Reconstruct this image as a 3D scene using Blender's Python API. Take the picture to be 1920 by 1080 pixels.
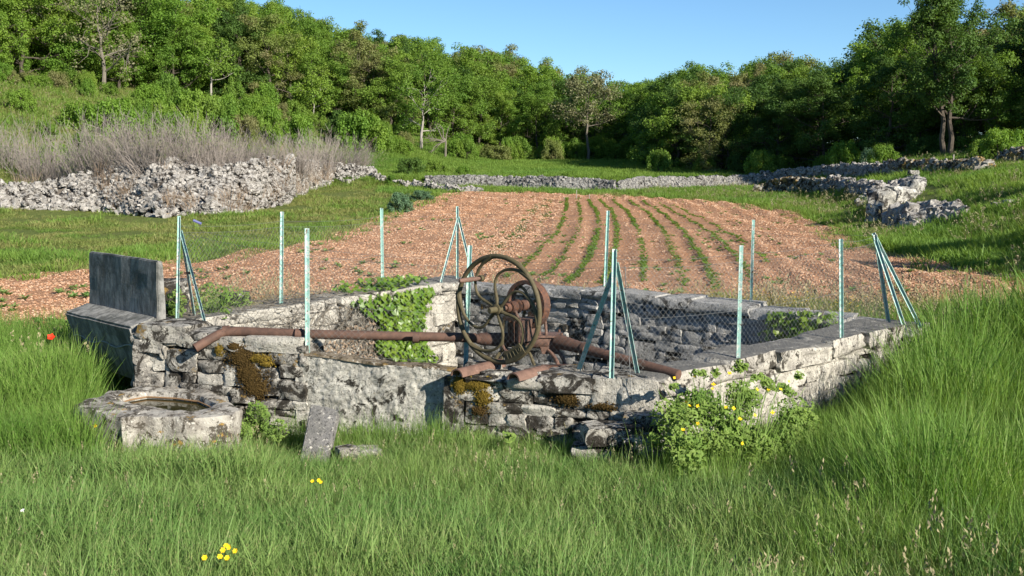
import bpy, bmesh, math, random
import numpy as np
from mathutils import Vector, Matrix, noise as mnoise

# ---------------------------------------------------------------- scene, camera, light
SC = bpy.context.scene
for o in list(bpy.data.objects):
    bpy.data.objects.remove(o)
COL = SC.collection
R = math.radians
CAMZ, F, PITCH = 3.05, 2059.0, R(6.65)
cam_d = bpy.data.cameras.new('camera')
cam_d.sensor_width = 36.0
cam_d.lens = 36.0 * F / 1920.0
cam_d.clip_start, cam_d.clip_end = 0.1, 2000.0
cam = bpy.data.objects.new('camera', cam_d)
COL.objects.link(cam)
cam.location = (0, 0, CAMZ)
cam.rotation_euler = (math.pi / 2 - PITCH, 0, 0)
SC.camera = cam

SUN_EL, SUN_AZ = R(26.0), math.atan2(0.69, -0.72)      # azimuth clockwise from +Y
SUN = Vector((math.sin(SUN_AZ) * math.cos(SUN_EL), math.cos(SUN_AZ) * math.cos(SUN_EL), math.sin(SUN_EL)))
W = bpy.data.worlds.new('World')
SC.world = W
W.use_nodes = True
wn = W.node_tree.nodes
sky = wn.new('ShaderNodeTexSky')
sky.sky_type = 'NISHITA'
sky.sun_disc = False
sky.sun_elevation = SUN_EL
sky.sun_rotation = SUN_AZ
sky.altitude = 900
sky.air_density = 0.9
sky.dust_density = 0.1
sky.ozone_density = 4.0
tint = wn.new('ShaderNodeMix')
tint.data_type = 'RGBA'
tint.blend_type = 'MULTIPLY'
tint.inputs[0].default_value = 1
tint.inputs[7].default_value = (.80, .95, 1.0, 1)
W.node_tree.links.new(sky.outputs[0], tint.inputs[6])
W.node_tree.links.new(tint.outputs[2], wn['Background'].inputs[0])
wn['Background'].inputs[1].default_value = 0.076
sd = bpy.data.lights.new('sun', 'SUN')
sd.energy = 5.0
sd.angle = R(0.5)
sd.color = (1.0, 0.93, 0.80)
sun = bpy.data.objects.new('sun', sd)
COL.objects.link(sun)
sun.rotation_euler = SUN.to_track_quat('Z', 'Y').to_euler()
sun.location = (30, -25, 40)
SC.view_settings.view_transform = 'Standard'
SC.view_settings.look = 'None'
SC.view_settings.gamma = 1
SC.view_settings.use_curve_mapping = False
SC.view_settings.exposure = 1.0
SC.render.engine = 'CYCLES'
SC.cycles.max_bounces = 5
SC.cycles.diffuse_bounces = 3
SC.cycles.glossy_bounces = 2
SC.cycles.transmission_bounces = 3
SC.cycles.transparent_max_bounces = 4
SC.cycles.caustics_reflective = SC.cycles.caustics_refractive = False

# ---------------------------------------------------------------- helpers
rng = np.random.default_rng(7)
random.seed(7)
CP, SP = math.cos(PITCH), math.sin(PITCH)

def ray(u, v):
    a, b = (u - 960) / F, (540 - v) / F
    return Vector((a, CP + b * SP, b * CP - SP))
def at(u, v, Y):
    d = ray(u, v)
    return Vector((0, 0, CAMZ)) + d * (Y / d.y)
def atz(u, v, z):
    d = ray(u, v)
    return Vector((0, 0, CAMZ)) + d * ((z - CAMZ) / d.z)

class MB:
    def __init__(s): s.v, s.f, s.m, s.cur = [], [], [], 0
    def add(s, vs, fs):
        o = len(s.v)
        s.v.extend([tuple(p) for p in vs])
        s.f.extend([tuple(i + o for i in f) for f in fs])
        s.m.extend([s.cur] * len(fs))
        return s
    def box(s, c, sz, M=None):
        hx, hy, hz = sz[0] / 2, sz[1] / 2, sz[2] / 2
        vs = [Vector((x * hx, y * hy, z * hz)) for x in (-1, 1) for y in (-1, 1) for z in (-1, 1)]
        vs = [(M @ p if M else p) + Vector(c) for p in vs]
        return s.add(vs, [(0, 1, 3, 2), (4, 6, 7, 5), (0, 4, 5, 1), (2, 3, 7, 6), (0, 2, 6, 4), (1, 5, 7, 3)])
    def tube(s, pts, rad, n=6, cap=True, closed=False):
        pts = [Vector(p) for p in pts]
        k = len(pts)
        if not hasattr(rad, '__len__'): rad = [rad] * k
        vs, fs = [], []
        t0 = (pts[1] - pts[0]).normalized()
        up = Vector((0, 0, 1)) if abs(t0.z) < .9 else Vector((1, 0, 0))
        a = t0.cross(up).normalized()
        for i, p in enumerate(pts):
            if closed: t = pts[(i + 1) % k] - pts[i - 1]
            elif i == 0: t = pts[1] - p
            elif i == k - 1: t = p - pts[-2]
            else: t = pts[i + 1] - pts[i - 1]
            t.normalize()
            a = (a - t * a.dot(t)).normalized()
            b = t.cross(a)
            for j in range(n):
                an = 2 * math.pi * j / n
                vs.append(p + (a * math.cos(an) + b * math.sin(an)) * rad[i])
        for i in range(k if closed else k - 1):
            for j in range(n):
                i2 = (i + 1) % k
                fs.append((i * n + j, i * n + (j + 1) % n, i2 * n + (j + 1) % n, i2 * n + j))
        if cap and not closed:
            fs.append(tuple(range(n))[::-1])
            fs.append(tuple((k - 1) * n + j for j in range(n)))
        return s.add(vs, fs)
    def mesh(s, name, mats, smooth=False):
        me = bpy.data.meshes.new(name)
        me.from_pydata(s.v, [], s.f)
        for m in (mats if isinstance(mats, (list, tuple)) else [mats]): me.materials.append(m)
        if any(s.m): me.polygons.foreach_set('material_index', s.m)
        if smooth: me.polygons.foreach_set('use_smooth', [True] * len(me.polygons))
        me.update()
        return me
    def obj(s, name, mats, parent=None, smooth=False, **kw):
        return link(name, s.mesh(name, mats, smooth), parent, **kw)

def link(name, me, parent=None, label=None, cat=None, group=None, kind=None, loc=None):
    o = bpy.data.objects.new(name, me)
    COL.objects.link(o)
    if parent: o.parent = parent
    if loc is not None: o.location = loc
    tag(o, label, cat, group, kind)
    return o
def tag(o, label=None, cat=None, group=None, kind=None):
    if label: o['label'] = label
    if cat: o['category'] = cat
    if group: o['group'] = group
    if kind: o['kind'] = kind
    return o
def thing(name, label, cat, loc=(0, 0, 0), rz=0, group=None):
    o = link(name, None, None, label, cat, group)
    o.location = loc
    o.rotation_euler = (0, 0, rz)
    o.empty_display_size = .2
    return o
def grid_mesh(name, V, mats, smooth=True, skip=None):
    n, m = V.shape[:2]
    idx = np.arange(n * m).reshape(n, m)
    q = np.stack([idx[:-1, :-1], idx[:-1, 1:], idx[1:, 1:], idx[1:, :-1]], -1).reshape(-1, 4)
    if skip is not None: q = q[~skip.reshape(-1)]
    me = bpy.data.meshes.new(name)
    me.from_pydata(V.reshape(-1, 3).tolist(), [], q.tolist())
    for mm in (mats if isinstance(mats, list) else [mats]): me.materials.append(mm)
    me.polygons.foreach_set('use_smooth', [smooth] * len(me.polygons))
    return me

# ---- materials
class NT:
    def __init__(s, name):
        s.m = bpy.data.materials.new(name)
        s.m.use_nodes = True
        s.t = s.m.node_tree
        s.b = s.t.nodes['Principled BSDF']
        s.out = s.t.nodes['Material Output']
        s.pos = s.n('ShaderNodeNewGeometry').outputs['Position']
    def n(s, ty, **k):
        nd = s.t.nodes.new(ty)
        for a, b in k.items(): setattr(nd, a, b)
        return nd
    def set(s, sock, val):
        if isinstance(val, bpy.types.NodeSocket): s.t.links.new(val, sock)
        elif isinstance(val, (tuple, list)) and len(val) == 3 and sock.type == 'RGBA': sock.default_value = (*val, 1)
        else: sock.default_value = val
    def noise(s, scale, det=4, rough=.55, vec=None, dist=0):
        nd = s.n('ShaderNodeTexNoise')
        s.set(nd.inputs['Vector'], vec or s.pos)
        nd.inputs['Scale'].default_value = scale
        nd.inputs['Detail'].default_value = det
        nd.inputs['Roughness'].default_value = rough
        nd.inputs['Distortion'].default_value = dist
        return nd.outputs['Fac']
    def vor(s, scale, vec=None, feature='F1', out='Distance'):
        nd = s.n('ShaderNodeTexVoronoi', feature=feature)
        s.set(nd.inputs['Vector'], vec or s.pos)
        nd.inputs['Scale'].default_value = scale
        return nd.outputs[out]
    def scale(s, xyz, vec=None):
        nd = s.n('ShaderNodeMapping')
        s.set(nd.inputs['Vector'], vec or s.pos)
        nd.inputs['Scale'].default_value = xyz
        return nd.outputs[0]
    def step(s, fac, a, b):
        nd = s.n('ShaderNodeMapRange')
        nd.interpolation_type = 'SMOOTHSTEP'
        s.set(nd.inputs[0], fac)
        nd.inputs[1].default_value, nd.inputs[2].default_value = a, b
        return nd.outputs[0]
    def mix(s, fac, a, b, bl='MIX'):
        nd = s.n('ShaderNodeMix', data_type='RGBA', blend_type=bl)
        s.set(nd.inputs[0], fac); s.set(nd.inputs[6], a); s.set(nd.inputs[7], b)
        return nd.outputs[2]
    def math(s, op, a, b=0.0):
        nd = s.n('ShaderNodeMath', operation=op)
        s.set(nd.inputs[0], a); s.set(nd.inputs[1], b)
        return nd.outputs[0]
    def rand(s): return s.n('ShaderNodeObjectInfo').outputs['Random']
    def bump(s, h, st=.5, dist=.02):
        nd = s.n('ShaderNodeBump')
        s.set(nd.inputs['Height'], h)
        nd.inputs['Strength'].default_value = st
        nd.inputs['Distance'].default_value = dist
        s.t.links.new(nd.outputs[0], s.b.inputs['Normal'])
    def fin(s, col, rough=.9, spec=.2, metal=0):
        s.set(s.b.inputs['Base Color'], col)
        s.set(s.b.inputs['Roughness'], rough)
        s.b.inputs['Specular IOR Level'].default_value = spec
        s.b.inputs['Metallic'].default_value = metal
        return s.m

def leafy(name, c1, c2, c3, trans=.35, pscale=.35, rvar=.5, rough=.6, spec=.25, dry=None):
    """foliage: two-tone by object and by patch, some light coming through"""
    t = NT(name)
    a = t.mix(t.math('MULTIPLY', t.rand(), rvar), c1, c2)
    c = t.mix(t.step(t.noise(pscale, 3), .42, .68), a, c3)
    if dry:                         # single dry blades and stems
        c = t.mix(t.math('MULTIPLY', t.step(t.noise(26, 2, .5), .56, .64), dry), c, (.30, .27, .14))
    hv = t.n('ShaderNodeHueSaturation')
    t.set(hv.inputs['Color'], c)
    t.set(hv.inputs['Value'], t.math('ADD', t.math('MULTIPLY', t.noise(9, 2), .9), .55))
    c = hv.outputs[0]
    t.fin(c, rough, spec)
    tr = t.n('ShaderNodeBsdfTranslucent')
    t.set(tr.inputs[0], t.mix(1.0, c, (1.25, 1.2, .5), 'MULTIPLY'))
    ms = t.n('ShaderNodeMixShader')
    ms.inputs[0].default_value = trans
    t.t.links.new(t.b.outputs[0], ms.inputs[1])
    t.t.links.new(tr.outputs[0], ms.inputs[2])
    t.t.links.new(ms.outputs[0], t.out.inputs[0])
    return t.m

def stone_mat(name, light, mid, dark, dk=.5, och=.66, sc=1.0, bump=1.0, wear=(.55, .52, .46), crust=False):
    t = NT(name)
    c = t.mix(t.step(t.noise(5 * sc, 5, .6), .38, .62), light, mid)
    c = t.mix(t.math('MULTIPLY', t.rand(), .45), c, mid)
    c = t.mix(t.step(t.noise(22 * sc, 5, .65), .56, .68), c, wear)
    big = t.math('MULTIPLY', t.math('SUBTRACT', t.noise(1.1 * sc, 3, .6), .5), .35)
    c = t.mix(t.step(t.math('ADD', t.noise(5.5 * sc, 9, .72, dist=.6), big), dk, dk + .07), c, dark)
    c = t.mix(t.step(t.noise(34 * sc, 4, .75), .55, .62), c, tuple(x * .35 for x in mid))
    c = t.mix(t.step(t.noise(3.3 * sc, 6, .7, vec=t.scale((1, 1, 1.3))), och, och + .07), c, (.23, .15, .05))
    if crust:                       # grey lichen crust on what faces the sky
        sx = t.n('ShaderNodeSeparateXYZ')
        t.set(sx.inputs[0], t.n('ShaderNodeNewGeometry').outputs['Normal'])
        f = t.math('MULTIPLY', t.step(sx.outputs[2], .55, .9), t.step(t.noise(6, 6, .7), .30, .52))
        c = t.mix(f, c, (.15, .145, .135))
    h = t.math('ADD', t.math('MULTIPLY', t.noise(9 * sc, 6, .65), 1.0), t.math('MULTIPLY', t.noise(60 * sc, 4, .7), .35))
    t.bump(h, bump, .04)
    return t.fin(c, .95, .12)

M = {}
M['stone'] = stone_mat('weathered_limestone', (.42, .40, .355), (.215, .20, .18), (.034, .030, .025), .465, .60)
M['stone_pale'] = stone_mat('pale_limestone', (.50, .475, .42), (.32, .30, .265), (.06, .05, .042), .60, .72)
M['stone_grey'] = stone_mat('grey_limestone', (.41, .40, .385), (.25, .245, .235), (.05, .048, .045), .55, .75)
M['stone_far'] = stone_mat('rubble_limestone', (.42, .40, .375), (.215, .20, .185), (.06, .052, .046), .52, .66, .8)
M['stone_moss'] = stone_mat('mossy_limestone', (.40, .38, .33), (.22, .20, .17), (.05, .04, .025), .47, .53, .6)
M['coping'] = stone_mat('white_coping_limestone', (.52, .49, .43), (.30, .28, .25), (.05, .045, .037), .535, .74, crust=True)
M['stone_field'] = stone_mat('field_wall_limestone', (.30, .29, .275), (.16, .155, .15), (.035, .033, .03), .53, .72)
M['mortar'] = stone_mat('earth_joint', (.05, .045, .038), (.03, .027, .022), (.012, .011, .010), .5, .7)
M['render'] = stone_mat('rough_mortar', (.52, .50, .45), (.30, .29, .26), (.03, .027, .022), .545, .66, 1.3, 1.0)
def concrete():
    t = NT('blackened_concrete')
    st = t.noise(7, 6, .7, vec=t.scale((1.3, 1.3, .42)))
    c = t.mix(t.step(st, .36, .66), (.105, .105, .10), (.27, .265, .25))
    c = t.mix(t.step(t.noise(2.2, 6, .7), .5, .66), c, (.075, .078, .072))
    c = t.mix(t.step(t.noise(26, 4, .7), .64, .72), c, (.25, .25, .24))
    t.bump(t.math('ADD', st, t.noise(30, 4)), .35, .02)
    return t.fin(c, .9, .2)
M['concrete'] = concrete()
def rust(name, a, b, c3):
    t = NT(name)
    c = t.mix(t.step(t.noise(9, 6, .7), .36, .64), a, b)
    c = t.mix(t.step(t.noise(30, 4, .7), .56, .7), c, c3)
    t.bump(t.noise(70, 4, .7), .4, .006)
    return t.fin(c, .75, .3)
M['rust'] = rust('rusted_iron', (.085, .050, .038), (.13, .072, .052), (.05, .033, .028))
M['rust_red'] = rust('red_rusted_iron', (.125, .058, .036), (.075, .042, .032), (.20, .085, .04))
M['olive'] = rust('olive_painted_iron', (.066, .056, .028), (.098, .080, .044), (.06, .036, .022))
M['rust_pink'] = rust('pale_rusted_iron', (.17, .10, .075), (.11, .065, .05), (.22, .14, .11))
def mint():
    t = NT('peeling_mint_paint')
    c = t.mix(t.math('MULTIPLY', t.rand(), .5), (.25, .44, .40), (.33, .48, .44))
    c = t.mix(t.step(t.noise(14, 5, .7), .52, .58), c, (.50, .53, .50))
    c = t.mix(t.step(t.noise(24, 5, .75), .585, .64), c, (.12, .07, .045))
    t.bump(t.noise(40, 3), .2, .004)
    return t.fin(c, .6, .3)
M['mint'] = mint()
def plain(name, c1, c2, sc=6, rough=.9, spec=.15):
    t = NT(name)
    return t.fin(t.mix(t.noise(sc, 5, .65), c1, c2), rough, spec)
M['wire'] = plain('galvanised_wire', (.11, .11, .11), (.17, .175, .17), 40, .5, .4)
M['bark'] = plain('grey_bark', (.10, .085, .065), (.20, .18, .15), 5)
M['bark_dark'] = plain('dark_bark', (.05, .04, .03), (.10, .085, .07), 5)
M['twig'] = plain('grey_twigs', (.165, .145, .13), (.29, .25, .225), 3)
M['bone'] = plain('bleached_wood', (.36, .33, .29), (.22, .20, .18), 8)
M['deadleaf'] = plain('dry_leaves', (.32, .24, .17), (.16, .115, .08), 30)
M['yellow'] = plain('yellow_petals', (.80, .58, .02), (.80, .48, .01), 20, .6)
M['poppy'] = plain('red_petals', (.62, .04, .015), (.5, .03, .01), 20, .6)
M['seedhead'] = plain('dry_grass_heads', (.30, .26, .15), (.22, .20, .12), 20)
M['white'] = plain('white_petals', (.75, .75, .7), (.6, .6, .55), 20)
M['blue'] = plain('blue_plastic', (.10, .12, .30), (.16, .16, .28), 20, .5)
M['moss'] = plain('dry_moss', (.10, .062, .018), (.045, .030, .011), 14)
M['moss_gold'] = plain('golden_moss', (.22, .155, .022), (.09, .062, .015), 14)
def water():
    t = NT('still_water')
    t.bump(t.noise(3, 2), .05, .01)
    t.fin((.035, .032, .012), .04, .5)
    return t.m
M['water'] = water()
def soil():
    t = NT('stony_red_soil')
    a = t.mix(t.noise(.35, 4, .6), (.34, .17, .09), (.40, .215, .12))
    a = t.mix(t.step(t.noise(24, 5, .7), .50, .60), a, (.48, .31, .20))
    a = t.mix(t.step(t.noise(9, 6, .7), .55, .68), a, (.24, .12, .07))
    t.bump(t.noise(14, 6, .75), 1.0, .08)
    return t.fin(a, .95, .1)
M['soil'] = soil()
def turf():
    t = NT('rough_turf')
    a = t.mix(t.noise(.25, 5, .6), (.10, .15, .035), (.16, .17, .05))
    a = t.mix(t.step(t.noise(.9, 6, .7), .58, .72), a, (.20, .14, .075))
    a = t.mix(t.step(t.noise(6, 5, .7), .5, .7), a, (.06, .09, .02))
    t.bump(t.noise(5, 6, .75), 1.0, .15)
    return t.fin(a, .95, .1)
M['turf'] = turf()
G = leafy
M['grass'] = G('meadow_grass', (.155, .26, .068), (.21, .30, .09), (.12, .225, .055), .35, .8, .9, dry=.55)
M['grass_tall'] = G('tall_green_grass', (.14, .26, .045), (.20, .31, .065), (.11, .22, .036), .38, .8, .9, dry=.35)
M['grass_yel'] = G('yellowing_turf_grass', (.19, .23, .06), (.27, .26, .10), (.13, .22, .04), .35, .45, 1)
M['grass_bri'] = G('bright_meadow_grass', (.16, .26, .042), (.19, .27, .055), (.125, .23, .04), .38, .2, .6)
M['straw'] = G('straw_grass', (.26, .22, .10), (.20, .19, .08), (.16, .17, .06), .3, .8, .8)
M['leaf_bri'] = G('fresh_oak_leaves', (.165, .285, .038), (.215, .31, .05), (.135, .25, .034), .45, .25, 1)
M['leaf_mid'] = G('green_oak_leaves', (.14, .24, .034), (.18, .27, .045), (.11, .21, .03), .42, .25, 1)
M['leaf_dark'] = G('dark_oak_leaves', (.065, .13, .025), (.09, .16, .03), (.055, .115, .022), .36, .25, 1)
M['leaf_olive'] = G('budding_olive_leaves', (.18, .20, .065), (.16, .21, .05), (.20, .19, .085), .36, .25, 1)
M['leaf_grey'] = G('grey_budding_leaves', (.22, .20, .12), (.19, .19, .10), (.16, .18, .08), .3, .25, 1)
M['leaf_blue'] = G('blue_green_leaves', (.10, .19, .10), (.13, .22, .12), (.08, .15, .08), .3, .6, 1)
M['ivy'] = G('glossy_ivy_leaves', (.12, .22, .02), (.18, .26, .03), (.09, .18, .02), .35, 3, 1, .4, .5)
M['celandine'] = G('celandine_leaves', (.19, .29, .06), (.23, .32, .08), (.14, .24, .045), .42, 2.5, 1)
# ---------------------------------------------------------------- terrain
def sst(a, b, x):
    t = np.clip((x - a) / (b - a), 0, 1)
    return t * t * (3 - 2 * t)
def sp(x, w=2.0): return w * np.logaddexp(0, x / w)
def hgt(x, y):
    x, y = np.asarray(x, float), np.asarray(y, float)
    h = 1.15 * np.clip((9.6 - y) / 9.6, 0, 1.6) ** 1.5
    h = h + .33 * sst(12.0, 18.0, y - .35 * np.clip(-x - 3, 0, 6) * -1)
    h = h + .03 * np.minimum(sp(y - 44, 3), 33)
    h = h + .55 * sst(73.3, 75.5, y) * sst(-14, -11, x) * (1 - sst(17, 23, x)) + .030 * np.clip(y - 76, 0, 40)
    s = (x + 24) * -.935 + (y - 53) * .354
    h = h + 30 * (1 - np.exp(-.33 * sp(s, 1.5) / 30)) * sst(35, 52, y)
    xr = np.interp(y, [0, 15, 25, 44, 62, 72, 90, 150], [18, 15, 12.5, 13.7, 16.5, 18, 21, 30])
    r = sp(x - xr, .7)
    h = h + 3.2 * (1 - np.exp(-.45 * r / 3.2)) * sst(14, 30, y)
    h = h + .05 * np.sin(x * .7 + 1.3) * np.cos(y * .55) + .03 * np.sin(x * 1.9 + y * 1.3)
    return h
def H(x, y): return float(hgt(x, y))
def ground_at(u, v):
    d = ray(u, v)
    t, p0 = 4.0, 4.0
    while t < 400:
        p = Vector((0, 0, CAMZ)) + d * t
        if p.z < H(p.x, p.y):
            lo, hi = p0, t
            for _ in range(20):
                mid = (lo + hi) / 2
                q = Vector((0, 0, CAMZ)) + d * mid
                if q.z < H(q.x, q.y): hi = mid
                else: lo = mid
            q = Vector((0, 0, CAMZ)) + d * hi
            return q
        p0 = t
        t *= 1.012
    return Vector((0, 0, CAMZ)) + d * 400
def inside(px_, py_, poly):
    px_, py_ = np.asarray(px_), np.asarray(py_)
    c = np.zeros(px_.shape, bool)
    n = len(poly)
    for i in range(n):
        x1, y1 = poly[i][:2]; x2, y2 = poly[(i + 1) % n][:2]
        k = ((y1 > py_) != (y2 > py_)) & (px_ < (x2 - x1) * (py_ - y1) / (y2 - y1 + 1e-12) + x1)
        c ^= k
    return c
# cistern plan, outer corners counter-clockwise from the front left one
CA, CB, CC, CD, CE = [Vector(p) for p in ((-4.35, 12.62), (1.42, 10.85), (5.6, 14.75), (-1.1, 19.7), (-4.75, 14.0))]
OUTER = [CA, CB, CC, CD, CE]
def offset(poly, d):
    res, n = [], len(poly)
    for i in range(n):
        p, q, r_ = poly[i - 1], poly[i], poly[(i + 1) % n]
        e1, e2 = (q - p).normalized(), (r_ - q).normalized()
        n1, n2 = Vector((-e1.y, e1.x)), Vector((-e2.y, e2.x))
        k = d / (1 + n1.dot(n2))
        res.append(q + (n1 + n2) * k)
    return res
INNER, MIDP = offset(OUTER, .55), offset(OUTER, .3)

gx = np.unique(np.round(np.concatenate([np.arange(-170, -30, 4), np.arange(-30, -9, 1.), np.arange(-9, 9, .28), np.arange(9, 40, 1.), np.arange(40, 171, 4)]), 3))
gy = np.unique(np.round(np.concatenate([np.arange(-40, 0, 4), np.arange(0, 9, .6), np.arange(9, 22, .25), np.arange(22, 95, .8), np.arange(95, 150, 2.), np.arange(150, 520, 10)]), 3))
GX, GY = np.meshgrid(gx, gy)
GZ = hgt(GX, GY)
cxm, cym = (GX[:-1, :-1] + GX[1:, 1:]) / 2, (GY[:-1, :-1] + GY[1:, 1:]) / 2
pit = inside(cxm, cym, MIDP)
link('ground', grid_mesh('ground', np.stack([GX, GY, GZ], -1), M['turf'], True, pit), kind='structure')
pm = MB()
b2 = offset(OUTER, .28)
pm.add([(p.x, p.y, -1.3) for p in b2], [tuple(range(5))])
pm.obj('cistern_floor', M['mortar'], kind='structure')

# ---------------------------------------------------------------- ploughed field (a sheet draped over the ground, with ridges)
fpx = [(-160, 545), (0, 524), (160, 511), (300, 495), (500, 470), (600, 452), (665, 428), (725, 398), (805, 371), (830, 362), (940, 361), (1080, 366), (1200, 370), (1300, 376),
       (1400, 384), (1500, 400), (1560, 428), (1640, 466), (1740, 486), (1815, 500), (1990, 545)]
_e = [Vector(tuple(ground_at(u, v)[:2])) for u, v in fpx]
FIELD_EDGE = []
for _a, _b in zip(_e[:-1], _e[1:]):      # ragged edge
    for _k in range(8):
        _q = _a.lerp(_b, _k / 8)
        _n = mnoise.noise_vector(Vector((_q.x * .7, _q.y * .7, 0)))
        FIELD_EDGE.append((_q.x + .55 * _n.x, _q.y + .55 * _n.y))
FIELD = FIELD_EDGE + [(13.5, 19.0), (9.5, 17.0), (6.4, 16.0), (-.9, 20.6), (-5.6, 14.6), (-7.6, 13.9), (-12, 14.5)]
rows_px = [[(1063, 374), (1062, 400), (1050, 430), (1020, 465), (988, 498), (950, 530)],
           [(1083, 376), (1090, 410), (1083, 445), (1060, 480), (1030, 520), (1000, 545)],
           [(1103, 377), (1124, 410), (1120, 450), (1100, 500), (1062, 540)],
           [(1124, 377), (1150, 400), (1158, 430), (1155, 470), (1143, 510), (1130, 545)],
           [(1150, 377), (1185, 410), (1200, 440), (1206, 480), (1207, 535)],
           [(1180, 378), (1224, 410), (1250, 445), (1271, 500), (1285, 545)],
           [(1205, 379), (1259, 415), (1300, 460), (1331, 520), (1345, 555)],
           [(1235, 382), (1300, 420), (1350, 452), (1385, 490), (1405, 530)],
           [(1262, 386), (1330, 420), (1390, 455), (1440, 500)]]
def resample(pts, step):
    out = [pts[0]]
    for a, b in zip(pts[:-1], pts[1:]):
        n = max(1, int((b - a).length / step))
        out += [a.lerp(b, (i + 1) / n) for i in range(n)]
    return out
def smooth(pts, k=3):
    pts = [p.copy() for p in pts]
    for _ in range(k):
        pts = [pts[0]] + [(pts[i - 1] + pts[i] * 2 + pts[i + 1]) / 4 for i in range(1, len(pts) - 1)] + [pts[-1]]
    return pts
ROWS = [smooth(resample([ground_at(u, v) for u, v in r_], .5), 40) for r_ in rows_px]
furrows = [smooth(resample([ground_at(u, v) for u, v in r_], .5), 40) for r_ in
           ([(1030, 374), (1012, 410), (985, 440), (930, 490), (890, 520)], [(1018, 373), (992, 410), (960, 440), (900, 480)])]
def ridge(x, y):
    ph = (x - .075 * (y - 15) + .35 * np.sin(y * .09 + 1)) * 2 * np.pi / .95
    return .042 * np.sin(ph + .5 * np.sin(y * .31) + .4 * np.sin(x * .9)) * (.65 + .35 * np.sin(x * .45 + y * .17))
fx = np.arange(-17, 19, .2)
fy = np.concatenate([np.arange(13.5, 34, .2), np.arange(34, 76, .4)])
FX, FY = np.meshgrid(fx, fy)
acc = np.zeros(FX.shape)
for r_ in ROWS + furrows:
    pts = np.array([p[:2] for p in r_][::2])
    d = np.full(FX.shape, 1e9)
    for p in pts: d = np.minimum(d, (FX - p[0]) ** 2 + (FY - p[1]) ** 2)
    acc += (-.09 if r_ in furrows else .05) * np.exp(-d / .10)
FZ = hgt(FX, FY) + .05 + acc + rng.normal(0, .014, FX.shape) + ridge(FX, FY)
fin_ = inside((FX[:-1, :-1] + FX[1:, 1:]) / 2, (FY[:-1, :-1] + FY[1:, 1:]) / 2, FIELD)
fin_ &= ~inside((FX[:-1, :-1] + FX[1:, 1:]) / 2, (FY[:-1, :-1] + FY[1:, 1:]) / 2, offset(OUTER, .1))
link('ploughed_field', grid_mesh('ploughed_field', np.stack([FX, FY, FZ], -1), M['soil'], True, ~fin_), kind='structure')

# ---------------------------------------------------------------- instancing of what nobody could count
def scatter(name, protos, P, rot, scl, idx, **kw):
    """one object whose geometry nodes put the given meshes on the given points"""
    lib = bpy.data.collections.new('lib_' + name)
    for i, me in enumerate(protos):
        po = bpy.data.objects.new('%s_piece_%02d' % (name, i), me)
        lib.objects.link(po)
    me = bpy.data.meshes.new(name)
    n = len(P)
    me.vertices.add(n)
    me.vertices.foreach_set('co', np.asarray(P, np.float32).reshape(-1))
    for an, ty, da, fld in (('rot', 'FLOAT_VECTOR', rot, 'vector'), ('scl', 'FLOAT_VECTOR', scl, 'vector'), ('idx', 'INT', idx, 'value')):
        at_ = me.attributes.new(an, ty, 'POINT')
        at_.data.foreach_set(fld, np.asarray(da, np.int32 if ty == 'INT' else np.float32).reshape(-1))
    o = link(name, me, **kw)
    ng = bpy.data.node_groups.new('scatter_' + name, 'GeometryNodeTree')
    ng.interface.new_socket('Geometry', in_out='INPUT', socket_type='NodeSocketGeometry')
    ng.interface.new_socket('Geometry', in_out='OUTPUT', socket_type='NodeSocketGeometry')
    N_, L_ = ng.nodes.new, ng.links.new
    gi, go = N_('NodeGroupInput'), N_('NodeGroupOutput')
    ci = N_('GeometryNodeCollectionInfo')
    ci.inputs[0].default_value = lib
    ci.inputs[1].default_value = True
    ci.inputs[2].default_value = True
    ip = N_('GeometryNodeInstanceOnPoints')
    ip.inputs['Pick Instance'].default_value = True
    L_(gi.outputs[0], ip.inputs['Points'])
    L_(ci.outputs[0], ip.inputs['Instance'])
    for an, ty, sk in (('rot', 'FLOAT_VECTOR', 'Rotation'), ('scl', 'FLOAT_VECTOR', 'Scale'), ('idx', 'INT', 'Instance Index')):
        na = N_('GeometryNodeInputNamedAttribute')
        na.data_type = ty
        na.inputs[0].default_value = an
        L_(na.outputs[0], ip.inputs[sk])
    L_(ip.outputs[0], go.inputs[0])
    md = o.modifiers.new('scatter', 'NODES')
    md.node_group = ng
    return o

# ---------------------------------------------------------------- stones
def stone_mesh(name, seed, mat, cuts=3, rnd=.35, rough=.06, planes=7, pn=5.0, flat=False):
    rs = np.random.default_rng(seed)
    bm = bmesh.new()
    bmesh.ops.create_cube(bm, size=1)
    bmesh.ops.subdivide_edges(bm, edges=bm.edges[:], cuts=cuts, use_grid_fill=True)
    off = Vector(rs.uniform(-50, 50, 3))
    pl = []
    for _ in range(planes):
        n = Vector(rs.normal(0, 1, 3)).normalized()
        sup = .5 * (abs(n.x) + abs(n.y) + abs(n.z))
        pl.append((n, sup * rs.uniform(.74, .92)))
    for v in bm.verts:
        p = v.co
        k = (abs(p.x) ** pn + abs(p.y) ** pn + abs(p.z) ** pn) ** (1 / pn)
        q = p / k * .5
        p = p.lerp(q, rnd)
        for n, d in pl:
            e = p.dot(n) - d
            if e > 0: p = p - n * e * .9
        p = p + Vector(mnoise.noise_vector(p * 2.2 + off)) * rough * 1.4 + Vector(mnoise.noise_vector(p * 6 + off)) * rough * .7
        v.co = p
    me = bpy.data.meshes.new(name)
    bm.to_mesh(me)
    bm.free()
    me.materials.append(mat)
    if flat is False:
        me.polygons.foreach_set('use_smooth', [True] * len(me.polygons))
        try: me.set_sharp_from_angle(angle=R(32))
        except Exception: pass
    return me
def pool(key, n, **k): return [stone_mesh('stone', hash((key, i)) % 9973 if False else 100 * len(key) + 17 * i, M[key], **k) for i in range(n)]
ST = pool('stone', 14, cuts=4)
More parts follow.
